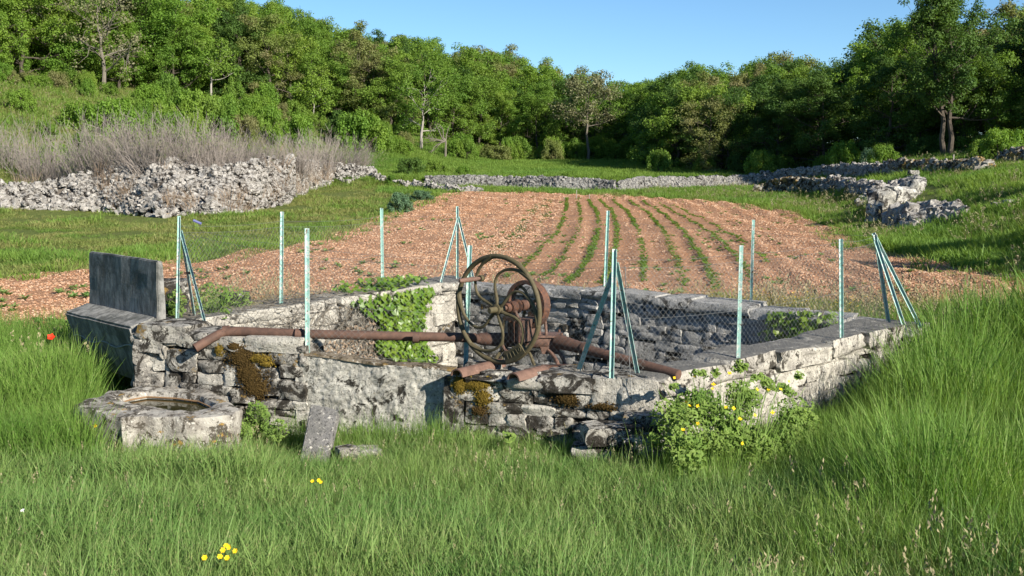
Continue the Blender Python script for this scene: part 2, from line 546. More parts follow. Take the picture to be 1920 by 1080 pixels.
STP = pool('stone_pale', 10, cuts=4)
STG = pool('stone_grey', 12, cuts=3, rnd=.3, rough=.045)
STF = pool('stone_far', 14, cuts=2, rnd=.25, rough=.09, planes=10, flat=True)
STW = pool('stone_field', 10, cuts=2, rnd=.3, rough=.08, planes=9, flat=True)
STM = pool('stone_moss', 8, cuts=2, rnd=.5, rough=.09)
SLAB = [stone_mesh('slab', 900 + i, M['coping'], cuts=6, rnd=.3, rough=.05, planes=6, pn=7) for i in range(5)]
SLABG = [stone_mesh('slab', 950 + i, M['stone_grey'], cuts=4, rnd=.2, rough=.03, planes=4, pn=9) for i in range(5)]

def put(name, me, parent, c, yaw, s, tilt=(0, 0), **kw):
    o = link(name, me, parent, **kw)
    base = parent.location if parent else Vector()
    o.location = Vector(c) - base
    o.rotation_euler = (tilt[0], tilt[1], yaw)
    o.scale = s
    return o
def lay(parent, A, B, zb, zt, out, protos, hr, lr, depth, t0=0.0, t1=1.0, name='stone', top=True, jit=.012, protos2=None, f2=.2):
    """courses of single stones on a wall face from A to B; zb and zt are functions of the way along"""
    A, B, out = Vector(A[:2]), Vector(B[:2]), Vector(out).normalized()
    L = (B - A).length
    e = (B - A) / L
    yaw = math.atan2(e.y, e.x)
    z = min(zb(t) for t in np.linspace(t0, t1, 9))
    zmax = max(zt(t) for t in np.linspace(t0, t1, 25))
    taken = []
    cnt = 0
    while z < zmax - .02:
        h = rng.uniform(*hr)
        if zmax - (z + h) < .06: h = zmax - z
        x = t0 * L - rng.uniform(0, .15)
        nt = []
        while x < t1 * L - .03:
            blk = [q for q in taken if q[0] <= x + .03 < q[1]]
            if blk:
                x = blk[0][1]
                continue
            l = rng.uniform(*lr) * (1 + .4 * (rng.random() < .15))
            nx = [q[0] for q in taken if q[0] > x + .03]
            if nx: l = min(l, min(nx) - x)
            l = min(l, t1 * L + .05 - x)
            if l < .06: x += l + .01; continue
            tm = min(max((x + l / 2) / L, t0), t1)
            hh = h
            if rng.random() < .16:
                hh = h * 1.75
                nt.append((x, x + l))
            ztm = zt(tm)
            if z < ztm - .035:
                if z + hh > ztm: hh = max(ztm - z, .05)
                p = A + e * (x + l / 2) - out * (depth / 2 - rng.uniform(-jit, jit * 1.6))
                pr = protos2 if (protos2 and rng.random() < f2) else protos
                flip = math.pi * rng.integers(0, 2)
                put(name, pr[rng.integers(len(pr))], parent, (p.x, p.y, z + hh / 2 + rng.uniform(-.008, .008)), yaw + flip + rng.uniform(-.06, .06),
                    (l * 1.07, depth * rng.uniform(.92, 1.05), hh * 1.08), (rng.uniform(-.05, .05), rng.uniform(-.06, .06)))
                cnt += 1
            x += l
        taken = nt
        z += h
    return cnt
def core(parent, A, B, th, zb, zt, n=10, mat=None, inset=.07):
    """dark earth and fill between the two faces of a wall; A, B on its outer side"""
    A, B = Vector(A), Vector(B)
    e = (B - A).normalized()
    nn = Vector((-e.y, e.x))
    mb = MB()
    vs, fs = [], []
    for i in range(n + 1):
        p = A.lerp(B, i / n)
        o_, i_ = p + nn * inset, p + nn * (th - inset)
        for q in (o_, i_):
            vs.append((q.x, q.y, zb))
            vs.append((q.x, q.y, zt(i / n)))
    for i in range(n):
        a, b = i * 4, i * 4 + 4
        fs += [(a, b, b + 1, a + 1), (a + 3, b + 3, b + 2, a + 2), (a + 1, b + 1, b + 3, a + 3)]
    fs += [(0, 1, 3, 2), (4 * n, 4 * n + 2, 4 * n + 3, 4 * n + 1)]
    mb.add(vs, fs)
    o = mb.obj('earth_core', mat or M['mortar'], parent)
    o.location = -parent.location
    return o
# ---------------------------------------------------------------- the cistern: four walls
def base_thing(name, label, cat, A, B, **k):
    m = (Vector(A) + Vector(B)) / 2
    return thing(name, label, cat, (m.x, m.y, H(m.x, m.y)), **k)
AB = (CB - CA).normalized()
ABn = Vector((AB.y, -AB.x))                       # towards the camera side
LAB = (CB - CA).length
def ztop_front(t):
    if t < .12: return 1.05
    if t < .20: return 1.0
    if t < .36: return 1.0
    if t < .645: return .82
    return .70 + .04 * (t - .645) / .355
fw = base_thing('dry_stone_wall', 'low front cistern wall with a mortared panel, mossy stones and rusty beams lying on top', 'wall', CA, CB)
t_p0, t_p1 = .355, .628
nst = lay(fw, CA, CB, lambda t: -.05, ztop_front, ABn, ST, (.09, .17), (.18, .5), .34, 0, t_p0 - .005, protos2=STP, f2=.25)
nst += lay(fw, CA, CB, lambda t: -.08, ztop_front, ABn, ST, (.09, .16), (.15, .46), .34, t_p1 + .045, 1.0, protos2=STP, f2=.25)
for a, b, zt_ in ((0, t_p0, .93), (t_p1 + .04, 1, .66)):
    c_ = core(fw, CA.lerp(CB, a), CA.lerp(CB, b), .55, -.8, lambda t: zt_)
def on_ab(t, d=0.0, z=0.0):
    p = CA + AB * (t * LAB) - ABn * d
    return Vector((p.x, p.y, z))
YAB = math.atan2(AB.y, AB.x)
# cap blocks along the front wall (t from, t to, top, thickness, depth, mesh)
for a, b, zt_, th, me in ((-.01, .105, 1.15, .2, ST[2]), (.10, .175, 1.09, .17, ST[5]), (.165, .235, 1.05, .15, STP[3]), (.232, .352, 1.085, .17, STP[1]),
                          (.672, .745, .775, .10, ST[6]), (.735, .815, .80, .13, STP[0]), (.80, .90, .825, .2, ST[1]), (.892, .945, .84, .3, STP[4]), (.938, 1.01, .83, .34, STP[6])):
    t_ = put('cap_stone', me, fw, on_ab((a + b) / 2, .275 - .01, zt_ - th / 2), YAB + rng.uniform(-.03, .03), ((b - a) * LAB * 1.04, .58, th * 1.08), (rng.uniform(-.03, .03), rng.uniform(-.02, .02)))
# small flat stones filling the back of the right hand cap
for i in range(16):
    t = rng.uniform(.67, .99)
    put('flat_stone', ST[i % 14], fw, on_ab(t, rng.uniform(.12, .55), .80 + rng.uniform(-.03, .03)), rng.uniform(0, 6), (rng.uniform(.16, .4), rng.uniform(.14, .26), rng.uniform(.05, .09)))
# mortared panel: a rough slab with its own relief, a little deeper at its right end
def relief(name, mat, parent, PF, nu, nv, amp, thick, seed=0):
    """PF(u, v) -> point of the face and its outward normal; a closed slab with noise relief"""
    V = np.zeros((nv + 3, nu + 1, 3))
    o3 = Vector((seed * 7.7, seed * 3.1, 0))
    for i in range(nu + 1):
        for j in range(nv + 1):
            p, n_ = PF(i / nu, j / nv)
            q = p * 1.0 + o3
            d = amp * (mnoise.noise(q * 3) * .9 + mnoise.noise(q * 8) * .6 + mnoise.noise(q * 19) * .55 + mnoise.noise(q * 37) * .4)
            V[j, i] = p + n_ * d
        p, n_ = PF(i / nu, 1)
        V[nv + 1, i] = p - n_ * thick
        p, n_ = PF(i / nu, 0)
        V[nv + 2, i] = p - n_ * thick
    o = link(name, grid_mesh(name, V, mat), parent)
    if parent: o.location = -parent.location
    return o
def PF(u, v):
    t = t_p0 - .02 + (t_p1 + .006 - t_p0 + .02) * u
    top = .905 - .115 * u + .012 * math.sin(u * 9)
    dp = .02 + .15 * u ** 1.2
    return on_ab(t, dp, -.4 + (top + .4) * v), Vector((ABn.x, ABn.y, .05)).normalized()
relief('mortar_panel', M['render'], fw, PF, 110, 80, .028, .15, 3)
mbp = MB()
for s_ in range(8):
    u0, u1 = s_ / 8, (s_ + 1) / 8
pts = []
for u in np.linspace(-.01, 1.0, 24):
    p, _ = PF(u, 1.0)
    pts.append(p)
vs, fs = [], []
for p in pts:
    n3 = Vector((ABn.x, ABn.y, 0))
    w_ = .02 * mnoise.noise(p * 5)
    vs += [p + n3 * (.012 + w_) + Vector((0, 0, -.012)), p + n3 * (.004 + w_) + Vector((0, 0, .012 + w_)), p - n3 * .15 + Vector((0, 0, .018 + w_)), p - n3 * .15 + Vector((0, 0, -.03))]
for i in range(len(pts) - 1):
    for j in range(4): fs.append((i * 4 + j, i * 4 + (j + 1) % 4, i * 4 + 4 + (j + 1) % 4, i * 4 + 4 + j))
fs += [(0, 3, 2, 1), tuple(len(vs) - 4 + j for j in range(4))]
mbp.add(vs, fs)
o = mbp.obj('coping', stone_mat('brown_stained_coping', (.24, .20, .15), (.14, .11, .075), (.05, .04, .025), .5, .58), fw)
o.location = -fw.location
# upright stone at the right end of the panel
def PFpier(u, v):
    t = t_p1 + .038 * u
    return on_ab(t, .0 + .01 * math.sin(v * 7), -.4 + 1.16 * v), Vector((ABn.x, ABn.y, 0))
relief('upright_stone', M['stone'], fw, PFpier, 8, 40, .02, .45, 9)
# right hand boulder at the foot, low ledge under the corner
for k, (u, v, Y, s3, me) in enumerate((((1150), 812, 10.6, (.62, .4, .2), ST[3]), (1205, 838, 10.5, (.42, .35, .26), ST[7]), (1110, 850, 10.6, (.4, .3, .2), ST[9]), (1205, 792, 10.75, (.4, .3, .2), ST[4]))):
    put('foot_stone', me, fw, at(u, v, Y), .1 - .1 * k, s3)

# ---- right hand wall (B to C): long pale coping slabs on rough courses
BC = (CC - CB).normalized()
BCn = Vector((BC.y, -BC.x))
YBC = math.atan2(BC.y, BC.x)
LBC = (CC - CB).length
rw = base_thing('dry_stone_wall', 'right cistern wall with pale white coping slabs running back through tall grass', 'wall', CB, CC)
core(rw, CB + BC * .3, CC - BC * .1, .55, -.8, lambda t: .62)
lay(rw, CB + BC * .25, CC, lambda t: -.05, lambda t: .68, BCn, STP, (.12, .2), (.2, .45), .3)
x = .12
k = 0
while x < LBC - .1:
    l = min(rng.uniform(.75, 1.25), LBC + .05 - x)
    c_ = CB + BC * (x + l / 2) - BCn * .27
    put('coping_slab', SLAB[k % 5], rw, (c_.x, c_.y, .765 + .02 * math.sin(k * 2.1)), YBC + rng.uniform(-.02, .02), (l * 1.03, .64, .235), (rng.uniform(-.03, .03), rng.uniform(-.02, .02)))
    x += l; k += 1
inn = Vector((-BCn.x, -BCn.y))
lay(rw, INNER[1], INNER[2], lambda t: -1.2, lambda t: .64, inn, STG, (.16, .24), (.3, .6), .2)

# ---- back wall (C to D): grey courses on its inner side
bw = base_thing('dry_stone_wall', 'grey rear cistern wall of small courses facing the camera behind the pump wheel', 'wall', CC, CD)
ztb = lambda t: .78 + .16 * math.sin(math.pi * t) + .05 * t
CDn = (INNER[2] - CC)
eCD = (CD - CC).normalized()
nCD = Vector((-eCD.y, eCD.x))
core(bw, CC, CD, .55, -1.3, lambda t: ztb(t) - .08)
nb = lay(bw, INNER[3], INNER[2], lambda t: -.75, lambda t: ztb(1 - t) - .10, nCD, STG, (.09, .17), (.16, .42), .3, jit=.014, protos2=ST, f2=.10)
LCD = (CD - CC).length
x = 0
k = 0
while x < LCD - .05:
    l = min(rng.uniform(.5, 1.0), LCD + .05 - x)
    c_ = CC + eCD * (x + l / 2) + nCD * .27
    put('cap_stone', SLABG[k % 5], bw, (c_.x, c_.y, ztb((x + l / 2) / LCD) - .045), math.atan2(eCD.y, eCD.x), (l * 1.02, .66 + rng.uniform(-.05, .05), .15), (rng.uniform(-.04, .04), rng.uniform(-.02, .02)))
    x += l; k += 1
# ---- left wall (D to E to A): pale inner side under dead vines and ivy
lw = base_thing('dry_stone_wall', 'left cistern wall with a pale inner face under dead vines and ivy', 'wall', CD, CE)
eDE = (CE - CD).normalized()
nDE = Vector((-eDE.y, eDE.x))
ztl = lambda t: .94 + .04 * t
core(lw, CD, CE, .55, -1.3, lambda t: ztl(t) - .08)
core(lw, CE, CA, .55, -.8, lambda t: .92)
lay(lw, INNER[4], INNER[3], lambda t: -.55, lambda t: ztl(1 - t) - .12, nDE, STP, (.12, .22), (.22, .5), .3, jit=.02, protos2=ST, f2=.3)
LDE = (CE - CD).length
x = 0
while x < LDE - .05:
    l = min(rng.uniform(.6, 1.1), LDE + .05 - x)
    c_ = CD + eDE * (x + l / 2) + nDE * .27
    put('cap_stone', STP[k % 10] if k % 2 else SLAB[k % 5], lw, (c_.x, c_.y, ztl((x + l / 2) / LDE) - .05), math.atan2(eDE.y, eDE.x), (l * 1.02, .66, .17), (rng.uniform(-.04, .04), rng.uniform(-.02, .02)))
    x += l; k += 1
for i in range(7):
    p = CE.lerp(CA, (i + .5) / 7) + Vector((rng.uniform(.15, .45), 0))
    put('cap_stone', ST[i], lw, (p.x, p.y, .93 + rng.uniform(-.02, .05)), rng.uniform(0, 3), (.4, .35, .16))
for i in range(5):   # outer end towards the washing block
    p = CE.lerp(CA, (i + .5) / 5)
    for z_ in (.1, .35, .6, .8): put('stone', ST[(i * 3 + int(z_ * 10)) % 14], lw, (p.x + .1, p.y, z_), math.pi / 2 + .2, (.4, .3, .26))
# loose stones outside the left wall
for u, v, Y, s_, lab in ((318, 548, 15.2, .42, 'dark mottled fieldstone behind the corner fence brace'), (330, 590, 14.6, .3, 'small pale fieldstone low beside the corner fence brace'),
                         (440, 568, 15.6, .34, 'rounded fieldstone half hidden by weeds between two fence posts')):
    p = at(u, v, Y)
    o = put('loose_stone', ST[int(u) % 14], None, (p.x, p.y, max(p.z, H(p.x, p.y) + .05)), .4, (s_ * 1.2, s_, s_ * .9), label=lab, cat='stone', group='loose stones by the left wall')

# ---------------------------------------------------------------- water in the cistern
mw = MB()
mw.add([(p.x, p.y, -.78) for p in offset(OUTER, .4)], [tuple(range(5))])
mw.obj('cistern_water', M['water'], kind='structure')

# ---------------------------------------------------------------- concrete washing block with slanted board
wb = thing('washing_block', 'big blackened concrete bench-like washing block with an upright back slab at the wall end', 'washing block', (-5.2, 13.7, .2))
FL, FR = Vector((-5.80, 14.06, 1.10)), Vector((-4.47, 12.70, 1.10))
dirw = (FR - FL).normalized()
nb_ = Vector((-dirw.y, dirw.x, 0))                # to the back
if nb_.y < 0: nb_ = -nb_
BL_, BR_ = FL + nb_ * .32 + Vector((0, 0, .10)), FR + nb_ * .32 + Vector((0, 0, .10))
def hexa(mb, q):   # eight corners: four below, four above, counter-clockwise
    mb.add(q, [(3, 2, 1, 0), (4, 5, 6, 7), (0, 1, 5, 4), (1, 2, 6, 5), (2, 3, 7, 6), (3, 0, 4, 7)])
def rough_hexa(name, q, mat, parent, cuts=7, amp=.008, bev=.025):
    mb = MB(); hexa(mb, q)
    me = mb.mesh(name, mat)
    bm = bmesh.new(); bm.from_mesh(me)
    bmesh.ops.recalc_face_normals(bm, faces=bm.faces)
    bmesh.ops.bevel(bm, geom=bm.edges[:], offset=bev, segments=2, affect='EDGES')
    bmesh.ops.subdivide_edges(bm, edges=[e for e in bm.edges if e.calc_length() > .2], cuts=cuts, use_grid_fill=True)
    for v in bm.verts: v.co += Vector(mnoise.noise_vector(v.co * 4)) * amp + Vector(mnoise.noise_vector(v.co * 14)) * amp * .6
    bm.to_mesh(me); bm.free()
    o = link(name, me, parent)
    if parent: o.location = -parent.location
    return o
dz_ = Vector((0, 0, -.72))
ins = nb_ * .22
seat = rough_hexa('seat_block', [FL + dz_ + ins + dirw * .12, FR + dz_ + ins + dirw * .0, BR_ + dz_ + nb_ * .22, BL_ + dz_ + nb_ * .22 + dirw * .1,
                                 FL, FR, BR_ + nb_ * .02, BL_ + nb_ * .02], M['concrete'], wb)
up = Vector((0, 0, .66))
lean = nb_ * .05
c0 = Vector((0, 0, .0))
rough_hexa('back_slab', [BL_ + c0 - Vector((0, 0, .65)), BR_ + c0 - Vector((0, 0, .65)), BR_ + nb_ * .17 + c0 - Vector((0, 0, .65)), BL_ + nb_ * .17 + c0 - Vector((0, 0, .65)),
                         BL_ + up + lean, BR_ + up + lean, BR_ + up + lean + nb_ * .07, BL_ + up + lean + nb_ * .07], M['concrete'], wb, bev=.012)
mb = MB()
for a, b in (((FL.lerp(FR, .05) + dz_ * .42 + ins * .42), (FL.lerp(FR, .97) + dz_ * .34 + ins * .34)),):
    pts = [a.lerp(b, i / 14) - nb_ * .002 + Vector((0, 0, .025 * math.sin(i * 1.1) - .03 * math.sin(i / 14 * math.pi))) for i in range(15)]
    mb.tube(pts, .009, 5)
o = mb.obj('lime_seam', plain('lime_streak', (.30, .31, .30), (.14, .15, .15), 20), wb)
o.location = -wb.location

# ---------------------------------------------------------------- stone trough
tz = .47
tp = [(137, 757), (205, 733), (271, 722), (390, 730), (424, 748), (453, 768), (437, 779), (352, 784), (268, 780), (228, 783), (158, 766)]
tin = [(212, 749), (240, 740), (274, 734), (330, 737), (374, 743), (405, 757), (386, 766), (362, 772), (318, 769), (285, 762), (252, 757)]
TO, TI = [atz(u, v, tz) for u, v in tp], [atz(u, v, tz) for u, v in tin]
tc = sum(TO, Vector()) / len(TO)
trough = thing('stone_trough', 'broad lichen-covered limestone trough holding green water in front of the wall', 'trough', (tc.x, tc.y, .1))
NT_ = 96
def dense(P, n):
    L = [0]
    for i in range(len(P)): L.append(L[-1] + (P[(i + 1) % len(P)] - P[i]).length)
    out = []
    for k in range(n):
        d = L[-1] * k / n
        i = max(j for j in range(len(P)) if L[j] <= d)
        out.append(P[i].lerp(P[(i + 1) % len(P)], (d - L[i]) / max(L[i + 1] - L[i], 1e-6)))
    for _ in range(2): out = [(out[i - 1] + out[i] * 2 + out[(i + 1) % n]) / 4 for i in range(n)]
    return out
def ang_sort(P, c, n):
    D = dense(P, 400)
    res = []
    angs = [math.atan2(p.y - c.y, p.x - c.x) for p in D]
    for k in range(n):
        a = -math.pi + 2 * math.pi * k / n
        j = min(range(400), key=lambda i: abs((angs[i] - a + math.pi) % (2 * math.pi) - math.pi))
        res.append(D[j])
    return res
OR_, IR_ = ang_sort(TO, tc, NT_), ang_sort(TI, tc, NT_)
rings = []
for s_, z_ in ((.97, -.05), (.985, .08), (1.0, .2), (1.005, .32), (1.0, .44), (.985, .466)):
    rings.append([tc + (p - tc) * s_ + Vector((0, 0, z_ - tz)) for p in OR_])
for f in (.2, .4, .6, .8, .96): rings.append([OR_[i].lerp(IR_[i], f) + Vector((0, 0, .012 * math.sin(f * math.pi))) for i in range(NT_)])
rings.append([tc + (p - tc) * .985 + Vector((0, 0, -.03)) for p in IR_])
for s_, z_ in ((.93, .3), (.85, .24), (.5, .2), (.02, .2)): rings.append([tc + (p - tc) * s_ + Vector((0, 0, z_ - tz)) for p in IR_])
V = np.zeros((len(rings), NT_ + 1, 3))
for j, rg in enumerate(rings):
    for i in range(NT_ + 1):
        p = rg[i % NT_].copy()
        if p.z < -tz + .05 + tz: pass
        n3 = Vector(mnoise.noise_vector(p * 3.5)) * .022 + Vector(mnoise.noise_vector(p * 10)) * .022
        V[j, i] = p + n3 * (1 if j < 10 else .3)
tm = NT('trough_limestone')
c = tm.mix(tm.step(tm.noise(6, 5, .6), .38, .62), (.40, .375, .33), (.22, .20, .175))
c = tm.mix(tm.step(tm.noise(5.5, 9, .72, dist=.5), .50, .56), c, (.075, .065, .052))
c = tm.mix(tm.step(tm.noise(30, 4, .7), .58, .66), c, (.50, .48, .43))
c = tm.mix(tm.step(tm.noise(3.9, 6, .7, vec=tm.scale((1, 1.1, 1.4))), .60, .65), c, (.30, .19, .055))
c = tm.mix(tm.step(tm.noise(24, 5, .7), .60, .66), c, (.05, .045, .035))
tm.bump(tm.math('ADD', tm.noise(10, 6, .7), tm.math('MULTIPLY', tm.noise(60, 3, .7), .4)), .8, .035)
basin = link('basin', grid_mesh('basin', V, tm.fin(c, .95, .1)), trough)
try: basin.data.set_sharp_from_angle(angle=R(38))
except Exception: pass
basin.location = -trough.location
rim = MB()
zc = tz - .075
rim.add([tc + (p - tc) * .985 + Vector((0, 0, -.075)) for p in IR_], [tuple(range(NT_))])
o = rim.obj('water', M['water'], trough)
o.location = -trough.location
rb = MB()
rb.tube([tc + (p - tc) * .958 + Vector((0, 0, -.055)) for p in IR_], .009, 5, closed=True)
o = rb.obj('waterline_stain', plain('ochre_waterline', (.27, .16, .08), (.22, .14, .08), 9), trough)
o.location = -trough.location

# ---------------------------------------------------------------- broken slab leaning on the panel, lump of stone beside it
sp_ = [at(562, 848, 10.85), at(618, 832, 10.7), at(634, 770, 11.15), at(622, 762, 11.3), at(582, 757, 11.4)]
q0_, q1_, q2_ = at(562, 868, 10.75), at(616, 866, 10.72), at(603, 762, 11.3)
nrm = (q1_ - q0_).cross(q2_ - q0_).normalized()
sp_ = [(lambda d: Vector((0, 0, CAMZ)) + d * ((q0_ - Vector((0, 0, CAMZ))).dot(nrm) / d.dot(nrm)))(ray(u, v)) for u, v in ((560, 868), (612, 868), (635, 771), (624, 764), (583, 757))]
if nrm.y > 0: nrm = -nrm
mb = MB()
n5 = len(sp_)
mb.add(sp_ + [p - nrm * .09 for p in sp_], [tuple(range(n5)), tuple(range(n5, 2 * n5))[::-1]] + [(i, i + n5, (i + 1) % n5 + n5, (i + 1) % n5) for i in range(n5)])
sl = mb.obj('broken_slab', stone_mat('dusty_concrete', (.22, .21, .20), (.16, .155, .145), (.07, .065, .06), .60, .75), label='flat grey slab fragment leaning against the mortared panel', cat='slab')
bm = bmesh.new(); bm.from_mesh(sl.data); bmesh.ops.recalc_face_normals(bm, faces=bm.faces)
bmesh.ops.bevel(bm, geom=bm.edges[:], offset=.012, segments=2, affect='EDGES'); bm.to_mesh(sl.data); bm.free()
put('loose_stone', STP[5], None, at(672, 852, 11.0), .1, (.44, .26, .13), label='pale broken stone lying in grass at the foot of the panel', cat='stone')
put('loose_stone', ST[4], None, at(648, 848, 10.85), .5, (.2, .18, .12), label='small grey stone tucked under the leaning slab fragment', cat='stone')
# ---------------------------------------------------------------- the hand-wheel pump
HUB = at(933, 580, 11.72)
nW = Vector((-.64, -.77, 0)).normalized()         # wheel axis, towards the camera
aW = Vector((-nW.y, nW.x, 0))                     # along the wheel, to the right in the picture
if aW.x < 0: aW = -aW
zW = Vector((0, 0, 1))
pump = thing('water_pump', 'rusty chain pump with a big olive hand wheel standing on the front wall', 'water pump', (HUB.x + .2, HUB.y + .25, .8))
PB = pump.location.copy()
def ppart(mb, name, m, parent=None, smooth=True):
    o = mb.obj(name, M[m], parent or pump, smooth=smooth)
    if smooth:
        try: o.data.set_sharp_from_angle(angle=R(40))
        except Exception: pass
    if parent is None: o.location = -PB
    return o
def wp(r, a, d=0.0, c=HUB): return c + aW * (r * math.cos(a)) + zW * (r * math.sin(a)) + nW * d
RW = .575
mb = MB().tube([wp(RW, 2 * math.pi * i / 72) for i in range(72)], .027, 10, closed=True)
wheel = ppart(mb, 'hand_wheel', 'olive')
for k, a0 in enumerate((150, 92, 38, -22, -80, -140)):
    pts = []
    for i in range(19):
        s = i / 18
        r = .05 + (RW - .05) * (s ** .85)
        bend = 14 * math.sin(s * math.pi) - 52 * s ** 2.0
        pts.append(wp(r, R(a0 + bend)))
    ppart(MB().tube(pts, [.021 - .006 * math.sin(i / 18 * math.pi) + (.010 if i > 16 else 0) for i in range(19)], 8), 'spoke', 'olive', wheel)
mb = MB().tube([HUB - nW * .07, HUB - nW * .05, HUB + nW * .03, HUB + nW * .035], [.055, .06, .06, .052], 16)
mb.tube([HUB + nW * .03, HUB + nW * .13, HUB + nW * .14], [.034, .034, .026], 12)
ppart(mb, 'hub', 'olive', wheel)
hp = wp(.40, R(127))
mb = MB().tube([hp - nW * .03, hp + nW * .02], .036, 12)
ppart(mb, 'handle_boss', 'olive', wheel)
mb = MB().tube([hp + nW * .02, hp + nW * .06, hp + nW * .20, hp + nW * .33, hp + nW * .345], [.016, .024, .028, .024, .014], 12)
ppart(mb, 'handle', 'rust_pink', wheel)
mb = MB()
vs, fs = [], []
na = 10
for i in range(na + 1):
    a = R(-76 + 30 * i / na)
    for r, d in ((RW - .115, .034), (RW + .015, .034), (RW + .015, -.03), (RW - .115, -.03)): vs.append(wp(r, a, d))
for i in range(na):
    for j in range(4): fs.append((i * 4 + j, i * 4 + (j + 1) % 4, i * 4 + 4 + (j + 1) % 4, i * 4 + 4 + j))
fs += [(0, 3, 2, 1), tuple(na * 4 + j for j in range(4))]
mb.add(vs, fs)
ppart(mb, 'counterweight', 'olive', wheel, smooth=False)
mb = MB()                                          # worn raised lettering, only its strokes can be made out
for i in range(4):
    a = R(-71 + 5.4 * i)
    mb.tube([wp(RW - .085, a, .036), wp(RW - .03, a + R(.4), .036)], .006, 5)
a_, rr = R(-49.5), .022
cpt = wp(RW - .058, a_, .036)
mb.tube([cpt + (aW * math.cos(t) * .016 + zW * math.sin(t) * rr) for t in np.linspace(0, 2 * math.pi, 13)[:-1]], .006, 5, closed=True)
ppart(mb, 'raised_lettering', 'olive', wheel)
# shaft and bearings behind the hub
mb = MB().tube([HUB - nW * .05, HUB - nW * .72], .024, 10)
ppart(mb, 'shaft', 'rust')
for d0, d1, r in ((.14, .20, .052), (.21, .30, .066), (.32, .345, .08), (.40, .47, .06)):
    ppart(MB().tube([HUB - nW * d0, HUB - nW * (d0 + .012), HUB - nW * (d1 - .012), HUB - nW * d1], [r * .8, r, r, r * .8], 14), 'bearing', 'rust_red')
# flat-banded chain wheel
GC = HUB - nW * .52
mb = MB()
vs, fs = [], []
ng_ = 48
for i in range(ng_):
    a = 2 * math.pi * i / ng_
    for r, d in ((.275, .055), (.275, -.055), (.232, -.055), (.232, .055)): vs.append(wp(r, a, d, GC))
for i in range(ng_):
    for j in range(4): fs.append((i * 4 + j, i * 4 + (j + 1) % 4, ((i + 1) % ng_) * 4 + (j + 1) % 4, ((i + 1) % ng_) * 4 + j))
mb.add(vs, fs)
chain_wheel = ppart(mb, 'chain_wheel', 'rust_red')
for k in range(5):
    pts = [wp(.03 + .2 * i / 8, R(20 + 72 * k + 30 * (i / 8) ** 2), 0, GC) for i in range(9)]
    ppart(MB().tube(pts, .018, 6), 'spoke', 'olive', chain_wheel)
ppart(MB().tube([GC + nW * .06, GC - nW * .06], .055, 12), 'hub', 'rust', chain_wheel)
# side frames: two flat iron stirrups carrying the bearings, a crossbar box between them
for d in (.24, .68):
    c = HUB - nW * d
    for sx in (-1, 1):
        pts = [c + aW * (.13 * sx) + zW * (-.50), c + aW * (.14 * sx) + zW * (-.36), c + aW * (.12 * sx) + zW * (-.16), c + aW * (.05 * sx) + zW * (-.04)]
        ppart(MB().tube(smooth(resample(pts, .06), 2), .017, 8), 'frame_leg', 'olive' if sx < 0 else 'rust_pink')
    pts = [c + aW * (-.13) + zW * -.44, c + aW * -.10 + zW * -.50, c + aW * .10 + zW * -.50, c + aW * .13 + zW * -.44]
    ppart(MB().tube(smooth(resample(pts, .03), 2), .015, 8), 'stirrup', 'rust_pink')
    ppart(MB().box(c + zW * -.13, (.24, .03, .05), Matrix.Rotation(math.atan2(aW.y, aW.x), 4, 'Z')), 'crossbar', 'rust')
c = HUB - nW * .46
mb = MB().box(c + zW * -.27, (.20, .34, .24), Matrix.Rotation(math.atan2(aW.y, aW.x), 4, 'Z'))
ppart(mb, 'chain_guard', 'rust', smooth=False)
for dx_ in (-.07, .0, .07):
    ppart(MB().tube([c + aW * dx_ + nW * .18 + zW * -.15, c + aW * dx_ + nW * .18 + zW * -.39], .012, 6), 'rod', 'rust_red')
# discharge casing along the wall, its delivery pipe to the left, elbow and spout over the trough
pz = 1.105
P0 = at(893, 635, 12.15)
P1 = at(1026, 640, 12.2)
pz = P0.z
dP = (P1 - P0).normalized()
ppart(MB().tube([P0, P0 + dP * .06, P0.lerp(P1, .4), P1], [.055, .072, .082, .085], 20), 'discharge_casing', 'rust')
pl = [at(365, 653, 12.17), at(392, 637, 12.26), at(412, 625, 12.33), at(424, 621, 12.36), at(440, 620.5, 12.36), at(500, 623, 12.25), at(560, 626, 12.15), P0 + Vector((0, 0, .01))]
pl = resample(pl, .25)
pl = smooth(pl, 1)
ppart(MB().tube(pl, .052, 14, cap=False), 'delivery_pipe', 'rust')
ppart(MB().tube([pl[0] + (pl[0] - pl[1]).normalized() * .002, pl[0] + (pl[1] - pl[0]).normalized() * .3], .047, 14, cap=False), 'spout_mouth', 'rust')
for q in (at(560, 626, 12.15), at(780, 633, 11.98)):
    ppart(MB().tube([q - dP * .035, q + dP * .035], .06, 14), 'pipe_collar', 'rust')
mb = MB().tube([at(424, 620, 12.36) + Vector((-.03, 0, -.01)), at(424, 620, 12.36) + Vector((.04, 0, .0))], .064, 14)
ppart(mb, 'elbow_collar', 'rust')
